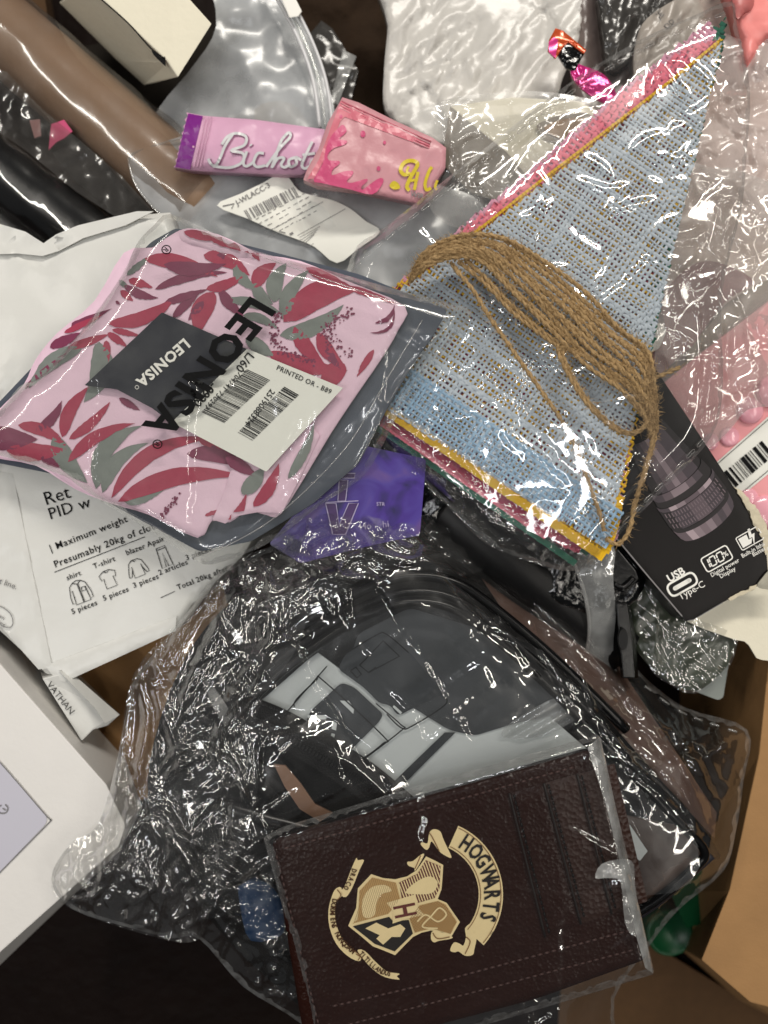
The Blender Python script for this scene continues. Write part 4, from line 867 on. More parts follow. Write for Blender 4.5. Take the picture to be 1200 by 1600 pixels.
for pth in ([(300, 872), (360, 850), (440, 800), (540, 700), (600, 600), (660, 500)], [(400, 398), (520, 440), (700, 500)]):
    tube('film_crease', [(x, y, float(zf2([x], [y])[0])+.6) for x, y in smooth(pth, 6, False)], .8, F_seam, t, 6, 0)
a = Acc(zf1, 2.4); dB = (-.655, .755)
a.text('LEONISA', (394, 462), (-.644, .766), 64, up=(.86, .5), bold=.035, xs=1.0, track=1.05)
for cx_, cy_ in ((246, 694), (260, 390)):
    a.stroke([(cx_+7*math.cos(k*.6), cy_+6.4*math.sin(k*.6)) for k in range(11)], 1.8, True, True); a.text('R', (cx_-1.5, cy_-4.6), (-.644, .766), 11, bold=.02)
a.done('bag_lettering', M_ink, t, kind='stuff')
# ================================================================== burlap bunting
t = thing('burlap_bunting', 'stack of pastel burlap pennants tied with jute in a clear bag', 'bunting', (820, 560, 40))
TH = math.atan2(.562, .828); BD = np.array((.828, .562)); AD = np.array((.562, -.828))
zB = plane((1128, 65, 66), (478, 545, 44), (945, 862, 90))
zBs = lambda x, y: zB(x, y)+3*fb(x, y, 140, 101, 2)
def weave(name, tri, mat, dz, sp=8.6, w_=4.6, seed=1, parent=None, ph=0.):
    """warp and weft ribbons passing over and under one another inside the outline tri"""
    R = random.Random(seed); poly = np.array(tri, float); c = poly.mean(0); V = []; F = []
    q = (poly-c); U = q@BD; W_ = q@AD
    for dr, (A, B, ra, rb) in enumerate(((BD, AD, U, W_), (AD, BD, W_, U))):
        s0, s1 = rb.min(), rb.max(); r0, r1 = ra.min(), ra.max(); k = 0; s_ = s0+ph*sp
        while s_ < s1:
            ww = w_*R.uniform(.55, 1.4)*.5; js = R.uniform(-1, 1)
            uf = np.arange(r0-2, r1+2, .8); wv = lambda u_: 2.0*pn(u_/45., np.full(np.shape(u_), k*1.7), seed+dr*5)
            pf = c+A*uf[:, None]+B*(s_+js+wv(uf))[:, None]; inn = inside(pf, poly); d_ = np.diff(np.concatenate([[0], inn.astype(int), [0]]))
            for a0, a1 in zip(np.where(d_ == 1)[0], np.where(d_ == -1)[0]-1):
                u0, u1 = uf[a0], uf[a1]
                if u1-u0 < 1.5: continue
                g0 = math.ceil((u0+1)/(sp*.5)); us = np.array([u0]+[q_*sp*.5 for q_ in range(g0, int((u1-1)/(sp*.5))+1)]+[u1+R.uniform(0, 1.2)])
                pts = c+A*us[:, None]+B*(s_+js+wv(us))[:, None]; zz = zBs(pts[:, 0], pts[:, 1])+dz; prev = None
                for i in range(len(us)):
                    gi = int(round(us[i]/(sp*.5))); up = (1 if ((gi//2+k+dr) % 2 == 0) else -1)*1.7*(1 if gi % 2 == 0 else 0)
                    L = pts[i]+B*ww; M_ = pts[i]; Rr = pts[i]-B*ww
                    b_ = len(V); V += [P(L[0], L[1], zz[i]+up-.9), P(M_[0], M_[1], zz[i]+up+.9), P(Rr[0], Rr[1], zz[i]+up-.9)]
                    if prev is not None:
                        for j in (0, 1): F.append([prev+j, prev+j+1, b_+j+1, b_+j])
                    prev = b_
            s_ += sp*R.uniform(.86, 1.16); k += 1
    return link(name, V, F, mat, parent)
def hem(name, pts, w_, mat, dz, parent):
    """a folded, stitched edge: a flat tube of cloth with close cross threads"""
    L = smooth(pts, 8, False); a_ = Acc(lambda x, y: zBs(x, y)+dz, 0)
    a_.stroke(L, w_, False); a_.off = 1.4
    dn = dense(L, 3.2)[: -1]; n_ = int(len(dn))
    acc = np.hypot(*np.diff(L, axis=0).T); tot = acc.sum(); cs = np.concatenate([[0], np.cumsum(acc)])
    s_ = 0
    while s_ < tot:
        i = min(np.searchsorted(cs, s_, 'right')-1, len(L)-2); f = (s_-cs[i])/acc[i]; p = L[i]+(L[i+1]-L[i])*f; d_ = (L[i+1]-L[i])/acc[i]; n2 = np.array([-d_[1], d_[0]])
        h = w_*.5*random.uniform(.9, 1.2); a_.stroke([p-n2*h+d_*random.uniform(-1, 1), p+n2*h+d_*random.uniform(-1, 1)], 3.0, False); s_ += random.uniform(5.5, 7)
    return a_.done(name, mat, parent)
tip = (1128, 66)
weave('green_flag', [(1134, 26), (1098, 62), (1060, 140), (480, 580), (918, 866), (960, 800), (1020, 540), (1032, 470), (1108, 150), (1128, 80)], M_gn, -22, seed=11, parent=t, w_=6)
weave('pale_pink_flag', [(1106, 34), (1120, 50), (1000, 240), (985, 700), (962, 850), (470, 560), (560, 500), (738, 338), (800, 290), (900, 202), (967, 142), (1020, 102)], M_pp, -16, seed=13, parent=t, w_=5.6)
weave('pink_flag', [(1080, 68), (1118, 64), (1000, 240), (900, 862), (452, 552), (570, 496), (742, 343), (802, 297), (904, 208), (970, 148), (1024, 108)], M_pk, -12, seed=17, parent=t, w_=5.8)
weave('crimson_flag', [(1124, 60), (905, 240), (745, 362), (478, 548), (452, 540), (905, 866), (1000, 560), (1010, 470)], M_cr, -8, seed=19, parent=t, w_=5.6)
weave('yellow_flag', [(1130, 60), (932, 214), (840, 288), (742, 360), (470, 545), (940, 874), (966, 824), (976, 770), (1028, 480)], M_ye, -4, seed=23, parent=t, w_=3.6)
weave('blue_flag', [tip, (1042, 136), (936, 220), (842, 292), (748, 364), (478, 560), (946, 858), (1034, 470)], M_bl, 0, sp=7.4, seed=29, parent=t, w_=4.7)
def shift(p0, p1, k, n=6): 
    p0 = np.array(p0, float); p1 = np.array(p1, float); nn = np.array((-.562, .828)); return [p0+(p1-p0)*i/n+nn*k+np.array((random.uniform(-1, 1), random.uniform(-1, 1))) for i in range(n+1)]
hem('crimson_hem', shift((500, 560), (900, 836), 21), 9, M_cr, -9, t)
hem('pink_hem', shift((500, 560), (870, 816), 29), 8, M_pk, -13, t)
hem('green_hem', shift((560, 604), (920, 852), 35), 10, M_gn, -18, t)
hem('yellow_hem', shift((478, 545), (948, 864), 8), 15, M_ye, -2, t)
hem('yellow_hem', [(946, 862), (960, 822), (968, 776)], 13, M_ye, -3, t)
hem('yellow_edge', [(1126, 62), (1040, 132), (934, 214), (840, 286), (746, 360), (690, 402)], 4, M_ye, -1, t)
weave('blue_hem', [(478, 545), (946, 858), (975, 800), (520, 490)], M_bl2, 2.4, sp=7.8, w_=3.4, seed=31, parent=t, ph=.5)
# jute
def cord(path, r=2.2, pitch=25, seed=0, name='cord'):
    p = smooth(np.array(path, float), 8, False); W = [P(*q) for q in p]
    L = [0]
    for i in range(1, len(W)): L.append(L[-1]+(W[i]-W[i-1]).length/S)
    n = max(8, int(L[-1]/2.6)); cp = []
    for k in range(n+1):
        s_ = L[-1]*k/n; i = min(max(0, np.searchsorted(L, s_, 'right')-1), len(W)-2); f = (s_-L[i])/max(1e-6, L[i+1]-L[i]); cp.append(W[i].lerp(W[i+1], f))
    V = []; F = []; m = 7
    for ply in (0, 1):
        up = None; base = len(V); pts = []
        for k, c in enumerate(cp):
            tg = (cp[min(k+1, n)]-cp[max(k-1, 0)]).normalized()
            if up is None: up = tg.orthogonal().normalized()
            up = (up-tg*up.dot(tg)).normalized(); sd = tg.cross(up)
            an = 2*math.pi*(L[-1]*k/n)/pitch+ply*math.pi+seed; rr_ = r*(1+.16*math.sin(k*.9+seed*3)+random.uniform(-.06, .06))
            ce = c+(up*math.cos(an)+sd*math.sin(an))*r*.6*S
            for j in range(m):
                b_ = 2*math.pi*j/m; V.append(ce+(up*math.cos(b_)+sd*math.sin(b_))*rr_*S)
        for k in range(n):
            for j in range(m): F.append([base+k*m+j, base+k*m+(j+1) % m, base+(k+1)*m+(j+1) % m, base+(k+1)*m+j])
    return link(name, V, F, M_jute, t), cp
allc = []
zc0 = 99
def cd(path, **k):
    o_, c_ = cord(path, **k); allc.extend(c_)
R = random.Random(2)
N_ = 12
for i in range(N_):
    f = i/(N_-1); w1 = lambda s_: R.uniform(-s_, s_)
    z_ = zc0+R.uniform(0, 7)+4*math.sin(f*3.1)
    cd([(640+f*6+w1(3), 440-f*8+w1(3), 84), (664+w1(3), 418-22*f+w1(3), z_), (700+f*22, 402-34*f+w1(3), z_+4), (750+f*36, 406-34*f+w1(3), z_+5), (804+f*46+w1(5), 456-46*f+w1(5), z_+4), (860+f*52+w1(5), 514-56*f+w1(5), z_+4),
        (918+f*48+w1(5), 570-62*f+w1(5), z_+4), (975+f*36+w1(3), 610-60*f+w1(4), z_+4), (1004+f*18, 640-44*f+w1(3), z_), (1016+f*8, 672-50*f+w1(3), z_-8), (1018+f*4, 690-30*f, 72)], seed=i*.7)
for i, (a_, b_) in enumerate((((726, 412), 0), ((716, 416), 9))):
    cd([(a_[0], a_[1]-8, 101), (760, 436+b_, 102), (800, 478+b_, 103), (838, 510+b_*.8, 104), (872, 536+b_*.6, 105), (884, 548+b_*.3, 106)], seed=i*2.)
cd([(872, 538, 107), (874, 556, 108), (892, 592, 108), (915, 628, 108), (942, 656, 108), (972, 676, 107), (1000, 672, 106), (1014, 652, 104), (1018, 628, 100)], seed=.4)
cd([(878, 548, 107), (884, 568, 107), (904, 606, 107), (926, 636, 107), (952, 660, 106), (984, 678, 104), (1008, 668, 102)], seed=2.1)
cd([(876, 540, 108), (900, 550, 109), (930, 568, 109), (958, 594, 108), (982, 622, 107), (1004, 648, 104)], seed=1.4)
cd([(704, 410, 101), (716, 426, 102), (738, 452, 102), (764, 494, 102), (800, 546, 102), (838, 600, 102), (876, 655, 102), (902, 706, 102), (920, 756, 102), (936, 800, 102), (944, 830, 100)], seed=.9)
cd([(1020, 652, 96), (1019, 690, 92), (1010, 726, 90), (998, 766, 88), (990, 800, 86)], seed=.2)
cd([(1026, 640, 92), (1024, 680, 88), (1012, 722, 86), (1002, 760, 84)], seed=1.7)
cd([(992, 780, 90), (984, 826, 92), (966, 850, 92), (946, 842, 94)], seed=.6, r=2.2)
cd([(1020, 592, 92), (1040, 584, 88), (1062, 574, 86)], seed=1.1)
V = []; F = []
for i in range(9000):
    c = allc[R.randrange(len(allc))]; d_ = Vector((R.gauss(0, 1), R.gauss(0, 1), R.gauss(.3, .6))).normalized(); sd = d_.cross(Vector((R.gauss(0, 1), R.gauss(0, 1), R.gauss(0, 1)))).normalized()*.36*S
    p0 = c+Vector((R.gauss(0, 1), R.gauss(0, 1), R.gauss(1, 1)))*2.4*S; l = R.uniform(3, 13)*S; p1 = p0+d_*l*.55; p2 = p0+d_*l+Vector((R.gauss(0, 1), R.gauss(0, 1), 0))*l*.25
    b_ = len(V); V += [p0-sd, p0+sd, p1+sd, p1-sd, p2]; F += [[b_, b_+1, b_+2, b_+3], [b_+3, b_+2, b_+4]]
link('jute_fuzz', V, F, M_jute, t, kind='stuff')
# clear bag round the bunting
bb = smooth([(548, 402), (600, 356), (690, 285), (800, 198), (900, 122), (1000, 62), (1080, 26), (1142, 2), (1152, 40), (1172, 140), (1166, 250), (1158, 330), (1128, 460), (1130, 600), (1112, 682), (1042, 760), (962, 842), (930, 882), (884, 892), (840, 880), (770, 852), (700, 790), (640, 730), (590, 690), (560, 640), (520, 560)], 4)
FB = rfolds(bb, 60, 22, 85, 3.6, 6.5, 8)+[([(1035, 80), (1012, 150)], 6, 8), ([(1042, 95), (1075, 180)], 5, 7), ([(1075, 95), (1110, 130), (1122, 180)], 5, 7), ([(950, 330), (1020, 315)], 6, 9), ([(800, 650), (830, 560), (870, 540)], 4, 7), ([(815, 600), (832, 660), (850, 690)], 5, 7), ([(770, 560), (790, 640), (812, 690)], 4, 6)]
def zBf(x, y):
    x = np.asarray(x, float); y = np.asarray(y, float); q = np.stack([np.ravel(x), np.ravel(y)], 1); e_ = np.clip(edist(q, bb)/40, 0, 1)
    ins = np.clip(edist(q, np.array([tip, (478, 545), (946, 858)]))/40, 0, 1)
    lump = 12*np.exp(-(((q[:, 0]-860)*.74+(q[:, 1]-510)*-.67)/150)**2-(((q[:, 0]-860)*.67+(q[:, 1]-510)*.74)/420)**2)
    return zB(q[:, 0], q[:, 1])+15+lump+crinkle(q[:, 0], q[:, 1], 110, .16, 111, .8, 1., .7)+folds(q[:, 0], q[:, 1], FB)-34*(1-e_)**2
sheet('bag_film', bb, zBf, F_clear, t, 5)
FT = rfolds([(560, 640), (610, 632), (800, 760), (948, 866), (884, 893), (760, 850), (590, 692)], 50, 20, 80, 7, 8, 12)
zBl = lambda x, y: zBf(x, y)-10+crinkle(x, y, 60, .6, 191)+folds(x, y, FT)
sheet('bag_tail', smooth([(560, 640), (610, 632), (700, 690), (800, 760), (900, 836), (948, 866), (930, 884), (884, 893), (840, 882), (760, 850), (700, 792), (640, 735), (590, 692)], 4), zBl, F_cello, t, 4)
def seam(path, n=None, inset=10):
    L = smooth(path, 8, False); seg_ = np.hypot(*np.diff(L, axis=0).T); cs = np.concatenate([[0], np.cumsum(seg_)]); V = []; F = []; s_ = 4
    while s_ < cs[-1]-14:
        i = min(np.searchsorted(cs, s_, 'right')-1, len(L)-2); d_ = (L[i+1]-L[i])/seg_[i]; p = L[i]+d_*(s_-cs[i]); n2 = np.array((-d_[1], d_[0]))
        ring = [p+d_*x+n2*y for x, y in ((0, -2), (14, -2), (16, 0), (14, 2), (0, 2), (-2, 0))]
        pz = [(q[0], q[1], float(zBf([q[0]], [q[1]])[0])+2) for q in ring]; pz.append(pz[0])
        v, f = tube_geo(pz, .55, 4, 0, False, len(V)); V += v; F += f; s_ += 24
    return V, F
V, F = seam([(548, 424), (600, 376), (690, 303), (800, 215), (900, 139), (1000, 78), (1080, 42), (1140, 18)])
link('seam_perforations', V, F, F_seam, t, kind='stuff')
V, F = seam([(955, 838), (1000, 792), (1048, 742), (1110, 676)])
link('seam_perforations', V, F, F_seam, t, kind='stuff')
rim('welded_edge', bb, zBf, F_edge, t, 7)

# ================================================================== cellophane bundle with the see-through wash bag
t = thing('wash_bag', 'black trimmed see-through wash bag in crinkled cellophane', 'bag', (650, 1180, -60))
out = smooth([(372, 880), (430, 850), (500, 800), (590, 792), (650, 795), (705, 822), (765, 872), (830, 918), (900, 962), (965, 1010), (1010, 1060), (1072, 1106), (1168, 1140), (1162, 1220), (1150, 1300), (1130, 1362), (1060, 1422), (1012, 1482), (960, 1560), (930, 1680), (540, 1680), (470, 1600), (380, 1542), (312, 1468), (268, 1466), (210, 1452), (112, 1420), (80, 1372), (110, 1318), (152, 1290), (180, 1200), (200, 1100), (216, 1052), (290, 960), (345, 890)], 4)
core = np.array([(400, 900), (600, 850), (760, 920), (930, 1100), (1100, 1310), (1060, 1390), (940, 1460), (560, 1560), (400, 1480), (260, 1340), (240, 1150), (300, 1000)], float)
def zW(x, y):
    q = np.stack([np.ravel(np.asarray(x, float)), np.ravel(np.asarray(y, float))], 1)
    e_ = np.clip(edist(q, out)/150, 0, 1); ze = np.interp(q[:, 0], [230, 420, 800, 1000], [46, 10, -40, -60]); return ze+(80-ze)*(1-(1-e_)**2.2)
body = smooth([(240, 1160), (300, 1010), (400, 920), (560, 920), (640, 890), (720, 900), (900, 1060), (1112, 1312), (1100, 1350), (1020, 1420), (900, 1500), (560, 1600), (420, 1530), (300, 1400), (236, 1280)], 4)
zw0 = lambda x, y: np.minimum(zW(x, y), 66)-24
sheet('bag_body', body, lambda x, y: zw0(x, y)-34+5*fb(x, y, 80, 3), M_blackfab, t, 14, 90, 30)
panel = smooth([(372, 1150), (440, 1060), (540, 985), (612, 948), (650, 940), (700, 948), (745, 975), (900, 1110), (1090, 1320), (1000, 1400), (640, 1300), (600, 1240), (480, 1150)], 4)
zp0 = 58
sheet('paper_insert', [(405, 1098), (480, 1032), (497, 1020), (545, 1056), (612, 1098), (760, 1130), (830, 1095), (940, 1190), (760, 1300), (610, 1245), (520, 1180), (418, 1112)], zp0, M_paper, t, 14, 3)
sheet('grey_insert', rnd([(560, 990), (640, 950), (740, 980), (900, 1110), (806, 1130), (740, 1150), (700, 1140), (620, 1090), (540, 1050)], 10), zp0-1, M_bluegrey, t, 14, 2, off=4)
g3 = lambda L: [(440+x*.2833, 980+y*.2833) for x, y in L]
a = Acc(zp0, 4.6)
a.poly(rnd(g3([(130, 530), (160, 460), (330, 305), (400, 330), (560, 480), (540, 520), (370, 690), (300, 690), (250, 650)]), 8), 8)
a.poly(rnd(g3([(310, 230), (350, 150), (520, 40), (600, 50), (720, 150), (900, 380), (860, 380), (640, 490), (600, 430), (540, 420), (450, 330)]), 8), 8)
a.poly(g3([(600, 870), (900, 580), (960, 580), (640, 900)]), 8)
a.done('card_drawings', pm('charcoal_print', (46, 49, 52), .5, .2), t)
a = Acc(zp0, 7.2)
for p_ in ([(70, 440), (80, 400), (190, 295), (230, 295), (560, 600), (560, 640), (440, 725), (380, 690)],): a.stroke(g3(p_), 2.2)
a.stroke(g3([(0, 500), (250, 215)]), 2., False); a.stroke(g3([(420, 755), (660, 570), (660, 540), (520, 420)]), 2.0); a.stroke(g3([(580, 480), (660, 555), (720, 545), (900, 430), (900, 380)]), 2.2)
a.done('card_outlines', M_ink, t)
a = Acc(zp0, 6.4)
for L in ([(140, 485), (245, 485), (245, 508), (150, 508)], [(320, 405), (370, 405), (400, 450), (395, 478)], [(280, 515), (305, 530), (300, 570), (275, 560)], [(275, 585), (295, 590), (290, 608), (270, 605)], [(620, 430), (665, 470), (655, 480), (612, 440)]): a.poly(g3(L), 6)
a.done('card_marks', M_paper, t)
a = Acc(zp0, 6.4)
a.stroke(g3([(330, 160), (520, 45), (580, 40), (700, 140)]), 2.1); 
for L in ([(430, 210), (560, 75), (650, 160), (480, 250), (430, 210)], [(380, 240), (410, 220), (440, 260), (415, 280), (380, 240)], [(480, 250), (520, 220)], [(560, 75), (650, 160)]): a.stroke(g3(L), 1.9, False)
a.done('card_outlines', M_ink, t)
sheet('vinyl_window', panel, lambda x, y: 68+3*fb(x, y, 120, 41)+4*ridged(x*.7+y*.7, (y-x)*.3, 90, 42, 2), F_pvc, t, 9)
pip = [(330, 1180, 62), (380, 1110, 68), (440, 1050, 70), (530, 985, 72), (600, 950, 73), (650, 940, 73), (700, 948, 73), (750, 978, 72), (850, 1066, 72), (960, 1180, 70), (1060, 1285, 64), (1100, 1328, 56), (1085, 1356, 50), (1020, 1410, 44), (930, 1462, 40)]
tube('piping', pip, 7, M_black, t, 12)
tube('piping', [(x-(x-640)*-.03, y-16, z-6) for x, y, z in pip[:11]], 6, M_black, t, 12)
tube('piping', [(x-(x-640)*-.06, y-40, z-14) for x, y, z in pip[1:10]], 8, M_black, t, 12)
# zip
zt_ = [(400, 1108, 72), (450, 1130, 74), (520, 1172, 75), (580, 1212, 75), (640, 1262, 74)]
za = Acc(lambda x, y: np.full(np.shape(x), 74.), 0)
sheet('zip_tape', np.vstack([smooth([(x+9, y-14) for x, y, z in zt_], 5, False), smooth([(x-26, y+30) for x, y, z in zt_], 5, False)[::-1]]), lambda x, y: 72+1.5*fb(x, y, 30, 3), M_blackfab, t, 7, 3)
V = []; F = []
L = smooth([(x, y) for x, y, z in zt_], 14, False)
for off_, hh in ((-11, 1.5), (13, 1.5), (20, 4)):
    for k in range(0, len(L)-1):
        d_ = (L[k+1]-L[k])/np.hypot(*(L[k+1]-L[k])); n2 = np.array((-d_[1], d_[0])); p = L[k]+n2*off_; w2 = 1.2 if hh < 2 else 1.6
        q = [p+d_*x+n2*y for x, y in ((-w2, -hh), (w2, -hh), (w2, hh), (-w2, hh))]; b_ = len(V)
        V += [P(a_[0], a_[1], 74.5) for a_ in q]+[P(a_[0], a_[1], 77) for a_ in q]
        F += [[b_+4, b_+5, b_+6, b_+7][::-1]]+[[b_+j, b_+(j+1) % 4, b_+4+(j+1) % 4, b_+4+j] for j in range(4)]
link('zip_teeth', V, F, M_black, t, smooth=False, kind='stuff')
# contents seen through the wrap on the left
for k, (pts, r_) in enumerate((([(300, 1080, 40), (330, 1040, 60), (380, 1030, 64), (420, 1060, 56), (400, 1110, 50), (340, 1130, 44), (300, 1110, 40)], 9), ([(250, 1160, 30), (280, 1110, 48), (330, 1090, 56), (380, 1110, 56), (390, 1150, 50), (350, 1180, 44), (290, 1190, 36)], 10), ([(260, 1220, 26), (300, 1180, 46), (360, 1180, 52), (420, 1210, 50), (470, 1260, 48)], 12), ([(340, 1000, 50), (400, 960, 60), (470, 930, 60), (560, 900, 54)], 14), ([(290, 1290, 26), (340, 1260, 44), (420, 1280, 50), (500, 1300, 50)], 14), ([(330, 1400, 10), (380, 1360, 34), (440, 1340, 44)], 16))):
    tube('cable', [(x_, y_, z_-12) for x_, y_, z_ in pts], r_, M_blackfab if k % 2 else M_black, t, 12)
prism('usb_plug', [(360, 988, 74), (370, 982, 74), (384, 1003, 74), (373, 1010, 74)], [(360, 988, 62), (370, 982, 62), (384, 1003, 62), (373, 1010, 62)], M_metal, t)
prism('plug_body', [(372, 1008, 78), (392, 998, 78), (430, 1040, 76), (404, 1056, 76)], [(372, 1008, 56), (392, 998, 56), (430, 1040, 56), (404, 1056, 56)], M_rubber, t)
sheet('brown_strip', [(428, 1194), (446, 1196), (470, 1224), (492, 1256), (520, 1270), (500, 1284), (468, 1264), (444, 1228)], 64, pm('tan_strip', (122, 92, 72), .5, .4, ('noise', 200, .3), .15), t, 8, 4, 1)
sheet('clear_fold', smooth([(786, 1152), (800, 1128), (880, 1086), (912, 1112), (850, 1150)], 3), lambda x, y: 66+2.5*np.sin((np.asarray(x)*.5+np.asarray(y)*.87)/3.2), F_strap, t, 3)
sheet('clear_clip', [(318, 1060), (332, 1070), (366, 1120), (400, 1126), (398, 1142), (352, 1136), (330, 1100)], 66, F_strap, t, 7)
sheet('brown_lining', [(730, 870), (780, 890), (960, 1030), (1120, 1270), (1116, 1310), (1060, 1250), (920, 1090), (790, 960)], lambda x, y: np.minimum(zW(x, y)-14, 50)+4*ridged(x+y, y-x, 60, 9), pm('brown_lining', (84, 64, 56), .3, .4, ('ridge', 60, .5), .2, 60), t, 8, 6, 3)
sheet('brown_lining', [(960, 1270), (1060, 1290), (1098, 1330), (1060, 1378), (1010, 1410), (990, 1350)], 40, pm('shade_lining', (76, 60, 52), .35, .5, ('ridge', 60, .5), .2, 60), t, 9, 4, 3)
sheet('white_tag', [(965, 1278), (985, 1290), (1012, 1330), (1000, 1345), (978, 1330)], 48, M_paper, t, 8, 2)
tube('drawstring', [(1108, 1332, 30), (1076, 1360, 26), (1030, 1400, 20), (985, 1432, 16)], 11, pm('navy_cord', (24, 24, 34), .6), t, 12)
sheet('blue_tab', smooth([(374, 1366), (410, 1376), (436, 1400), (444, 1440), (438, 1462), (392, 1470), (376, 1420)], 3), lambda x, y: 26+3*fb(x, y, 30, 3), M_blue, t, 8, 20, 6)
# wrap: pleated, crumpled cellophane drawn over everything
FW = [([(204, 1090), (190, 1180), (178, 1260), (164, 1340), (172, 1404)], 16, 12), ([(214, 1062), (230, 1120), (215, 1200), (196, 1290), (182, 1390)], 16, 12), ([(236, 1060), (262, 1130), (290, 1220)], 14, 12), ([(352, 892), (304, 960), (252, 1040)], 14, 12), ([(384, 890), (334, 990), (292, 1080), (270, 1150)], 14, 13), ([(424, 1000), (362, 1090), (332, 1180)], 14, 13), ([(220, 1220), (270, 1300), (330, 1400), (420, 1480), (520, 1560)], 16, 14), ([(245, 1250), (300, 1350), (312, 1460)], 14, 12),
      ([(760, 884), (900, 1000), (1060, 1190), (1110, 1310)], 14, 13), ([(720, 842), (860, 960), (1000, 1110)], 14, 12), ([(960, 1022), (1040, 1150), (1108, 1290)], 13, 12), ([(1000, 1080), (1080, 1180), (1122, 1260)], 12, 11), ([(1158, 1148), (1130, 1250), (1106, 1330)], 12, 12), ([(1108, 1330), (1060, 1390), (1000, 1440)], 12, 12), ([(500, 812), (600, 868), (700, 880)], 12, 12), ([(560, 800), (640, 862)], 12, 11), ([(440, 862), (520, 900), (600, 904)], 12, 12),
      ([(120, 1330), (112, 1372), (106, 1410)], 12, 9), ([(150, 1300), (160, 1360), (140, 1420)], 11, 9)]
FW += rfolds([(372, 880), (500, 800), (640, 800), (560, 920), (430, 1040), (420, 1240), (360, 1420), (300, 1460), (110, 1420), (80, 1372), (180, 1200), (216, 1052)], 105, 30, 130, 8, 7.5, 4, 1.9, 2.6)
FW += rfolds([(700, 830), (960, 1010), (1165, 1145), (1150, 1300), (1010, 1480), (960, 1160), (760, 960)], 95, 40, 190, 7, 7, 6, .85, 1.0)
FW += rfolds([(270, 1300), (420, 1320), (480, 1600), (560, 1660), (400, 1540)], 70, 30, 130, 9, 8, 9)
FW += rfolds([(90, 1370), (200, 1340), (310, 1400), (300, 1460), (210, 1450), (112, 1418)], 40, 20, 80, 8, 7, 19)
def zCel(x, y):
    x = np.ravel(np.asarray(x, float)); y = np.ravel(np.asarray(y, float)); b_ = zW(x, y)
    q_ = np.stack([x, y], 1); sl = inside(q_, panel)*np.clip(edist(q_, panel)/40., 0, 1)  # drawn tight over the window
    am = 1-.5*sl
    return b_-4+am*(crinkle(x, y, 120, .55, 123, 1.0, .75, .8)+folds(x, y, FW))
sheet('cellophane', out, zCel, F_cello, t, 4.2)
FW2 = rfolds([(216, 1052), (345, 890), (480, 900), (400, 1120), (400, 1260), (310, 1468), (110, 1420), (80, 1372), (180, 1200)], 50, 50, 180, 10, 9, 14, 1.9, 1.6)
lay2 = smooth([(210, 1052), (290, 960), (345, 890), (420, 872), (480, 900), (470, 1000), (400, 1120), (400, 1260), (330, 1420), (310, 1468), (250, 1466), (110, 1420), (80, 1372), (112, 1318), (152, 1290), (182, 1190)], 4)
sheet('cellophane_fold', lay2, lambda x, y: zCel(x, y)-4+crinkle(x, y, 80, .6, 221, 1.3, .65, .6)+folds(x, y, FW2), F_cello, t, 4.2)
FW3 = rfolds([(372, 880), (500, 800), (660, 798), (760, 872), (620, 880), (470, 960)], 40, 30, 120, 9, 9, 15, .2, 1.6)
lay3 = smooth([(372, 880), (430, 850), (500, 800), (590, 792), (660, 798), (760, 872), (720, 900), (620, 880), (540, 920), (470, 960), (400, 960)], 4)
sheet('cellophane_fold', lay3, lambda x, y: zCel(x, y)-3+crinkle(x, y, 70, .6, 321, .3, .8, .6)+folds(x, y, FW3), F_cello, t, 4)
rim('wrap_edge', out, zCel, F_edge, t, 8)
V = []; F = []
Ls = smooth([(1008, 1072), (1060, 1110), (1110, 1130), (1160, 1146)], 8, False)
for k in range(0, len(Ls)-3, 4):
    p = Ls[k]; q = Ls[k+2]; v, f = tube_geo([(p[0], p[1], float(zCel([p[0]], [p[1]])[0])+2), (q[0], q[1], float(zCel([q[0]], [q[1]])[0])+2)], 1.6, 6, 0, True, len(V)); V += v; F += f
link('seam_perforations', V, F, F_seam, t, kind='stuff')

# ================================================================== wallet in its sleeve
t = thing('leather_wallet', 'dark brown leather card wallet with a cream crest in a clear sleeve', 'wallet', (720, 1380, 110))
zL = plane((430, 1310, 128), (930, 1165, 132), (1010, 1500, 122))
zLs = lambda x, y: zL(x, y)+1.5*fb(x, y, 140, 131, 2)
wal = rnd([(424, 1312), (926, 1170), (1012, 1498), (840, 1560), (500, 1650), (478, 1640)], 14)
sheet('leather', wal, zLs, M_leather, t, 7, 16, 6)
def lines(L, r_=1.5, dash=7, gap=4, mat=M_stitch, name='stitching', dz=.8):
    L = dense(np.array(L), 2)[:-1] if False else np.array(L, float); V = []; F = []
    seg_ = np.hypot(*np.diff(L, axis=0).T); cs = np.concatenate([[0], np.cumsum(seg_)]); s_ = 0
    at = lambda s_: (lambda i: L[i]+(L[i+1]-L[i])*(s_-cs[i])/seg_[i])(min(np.searchsorted(cs, s_, 'right')-1, len(L)-2))
    while s_ < cs[-1]-dash:
        p, q = at(s_), at(s_+dash); m_ = (p+q)/2
        v, f = tube_geo([(p[0], p[1], float(zLs(*p))+dz-1.2), (m_[0], m_[1], float(zLs(*m_))+dz+.5), (q[0], q[1], float(zLs(*q))+dz-1.2)], r_, 6, 0, True, len(V)); V += v; F += f; s_ += dash+gap
    link(name, V, F, mat, t, kind='stuff')
lines([(444, 1326), (906, 1196)]); lines([(432, 1336), (505, 1630)]); lines([(520, 1572), (700, 1530), (990, 1452)])
lines([(470, 1620), (760, 1545), (990, 1484)], 1.3)
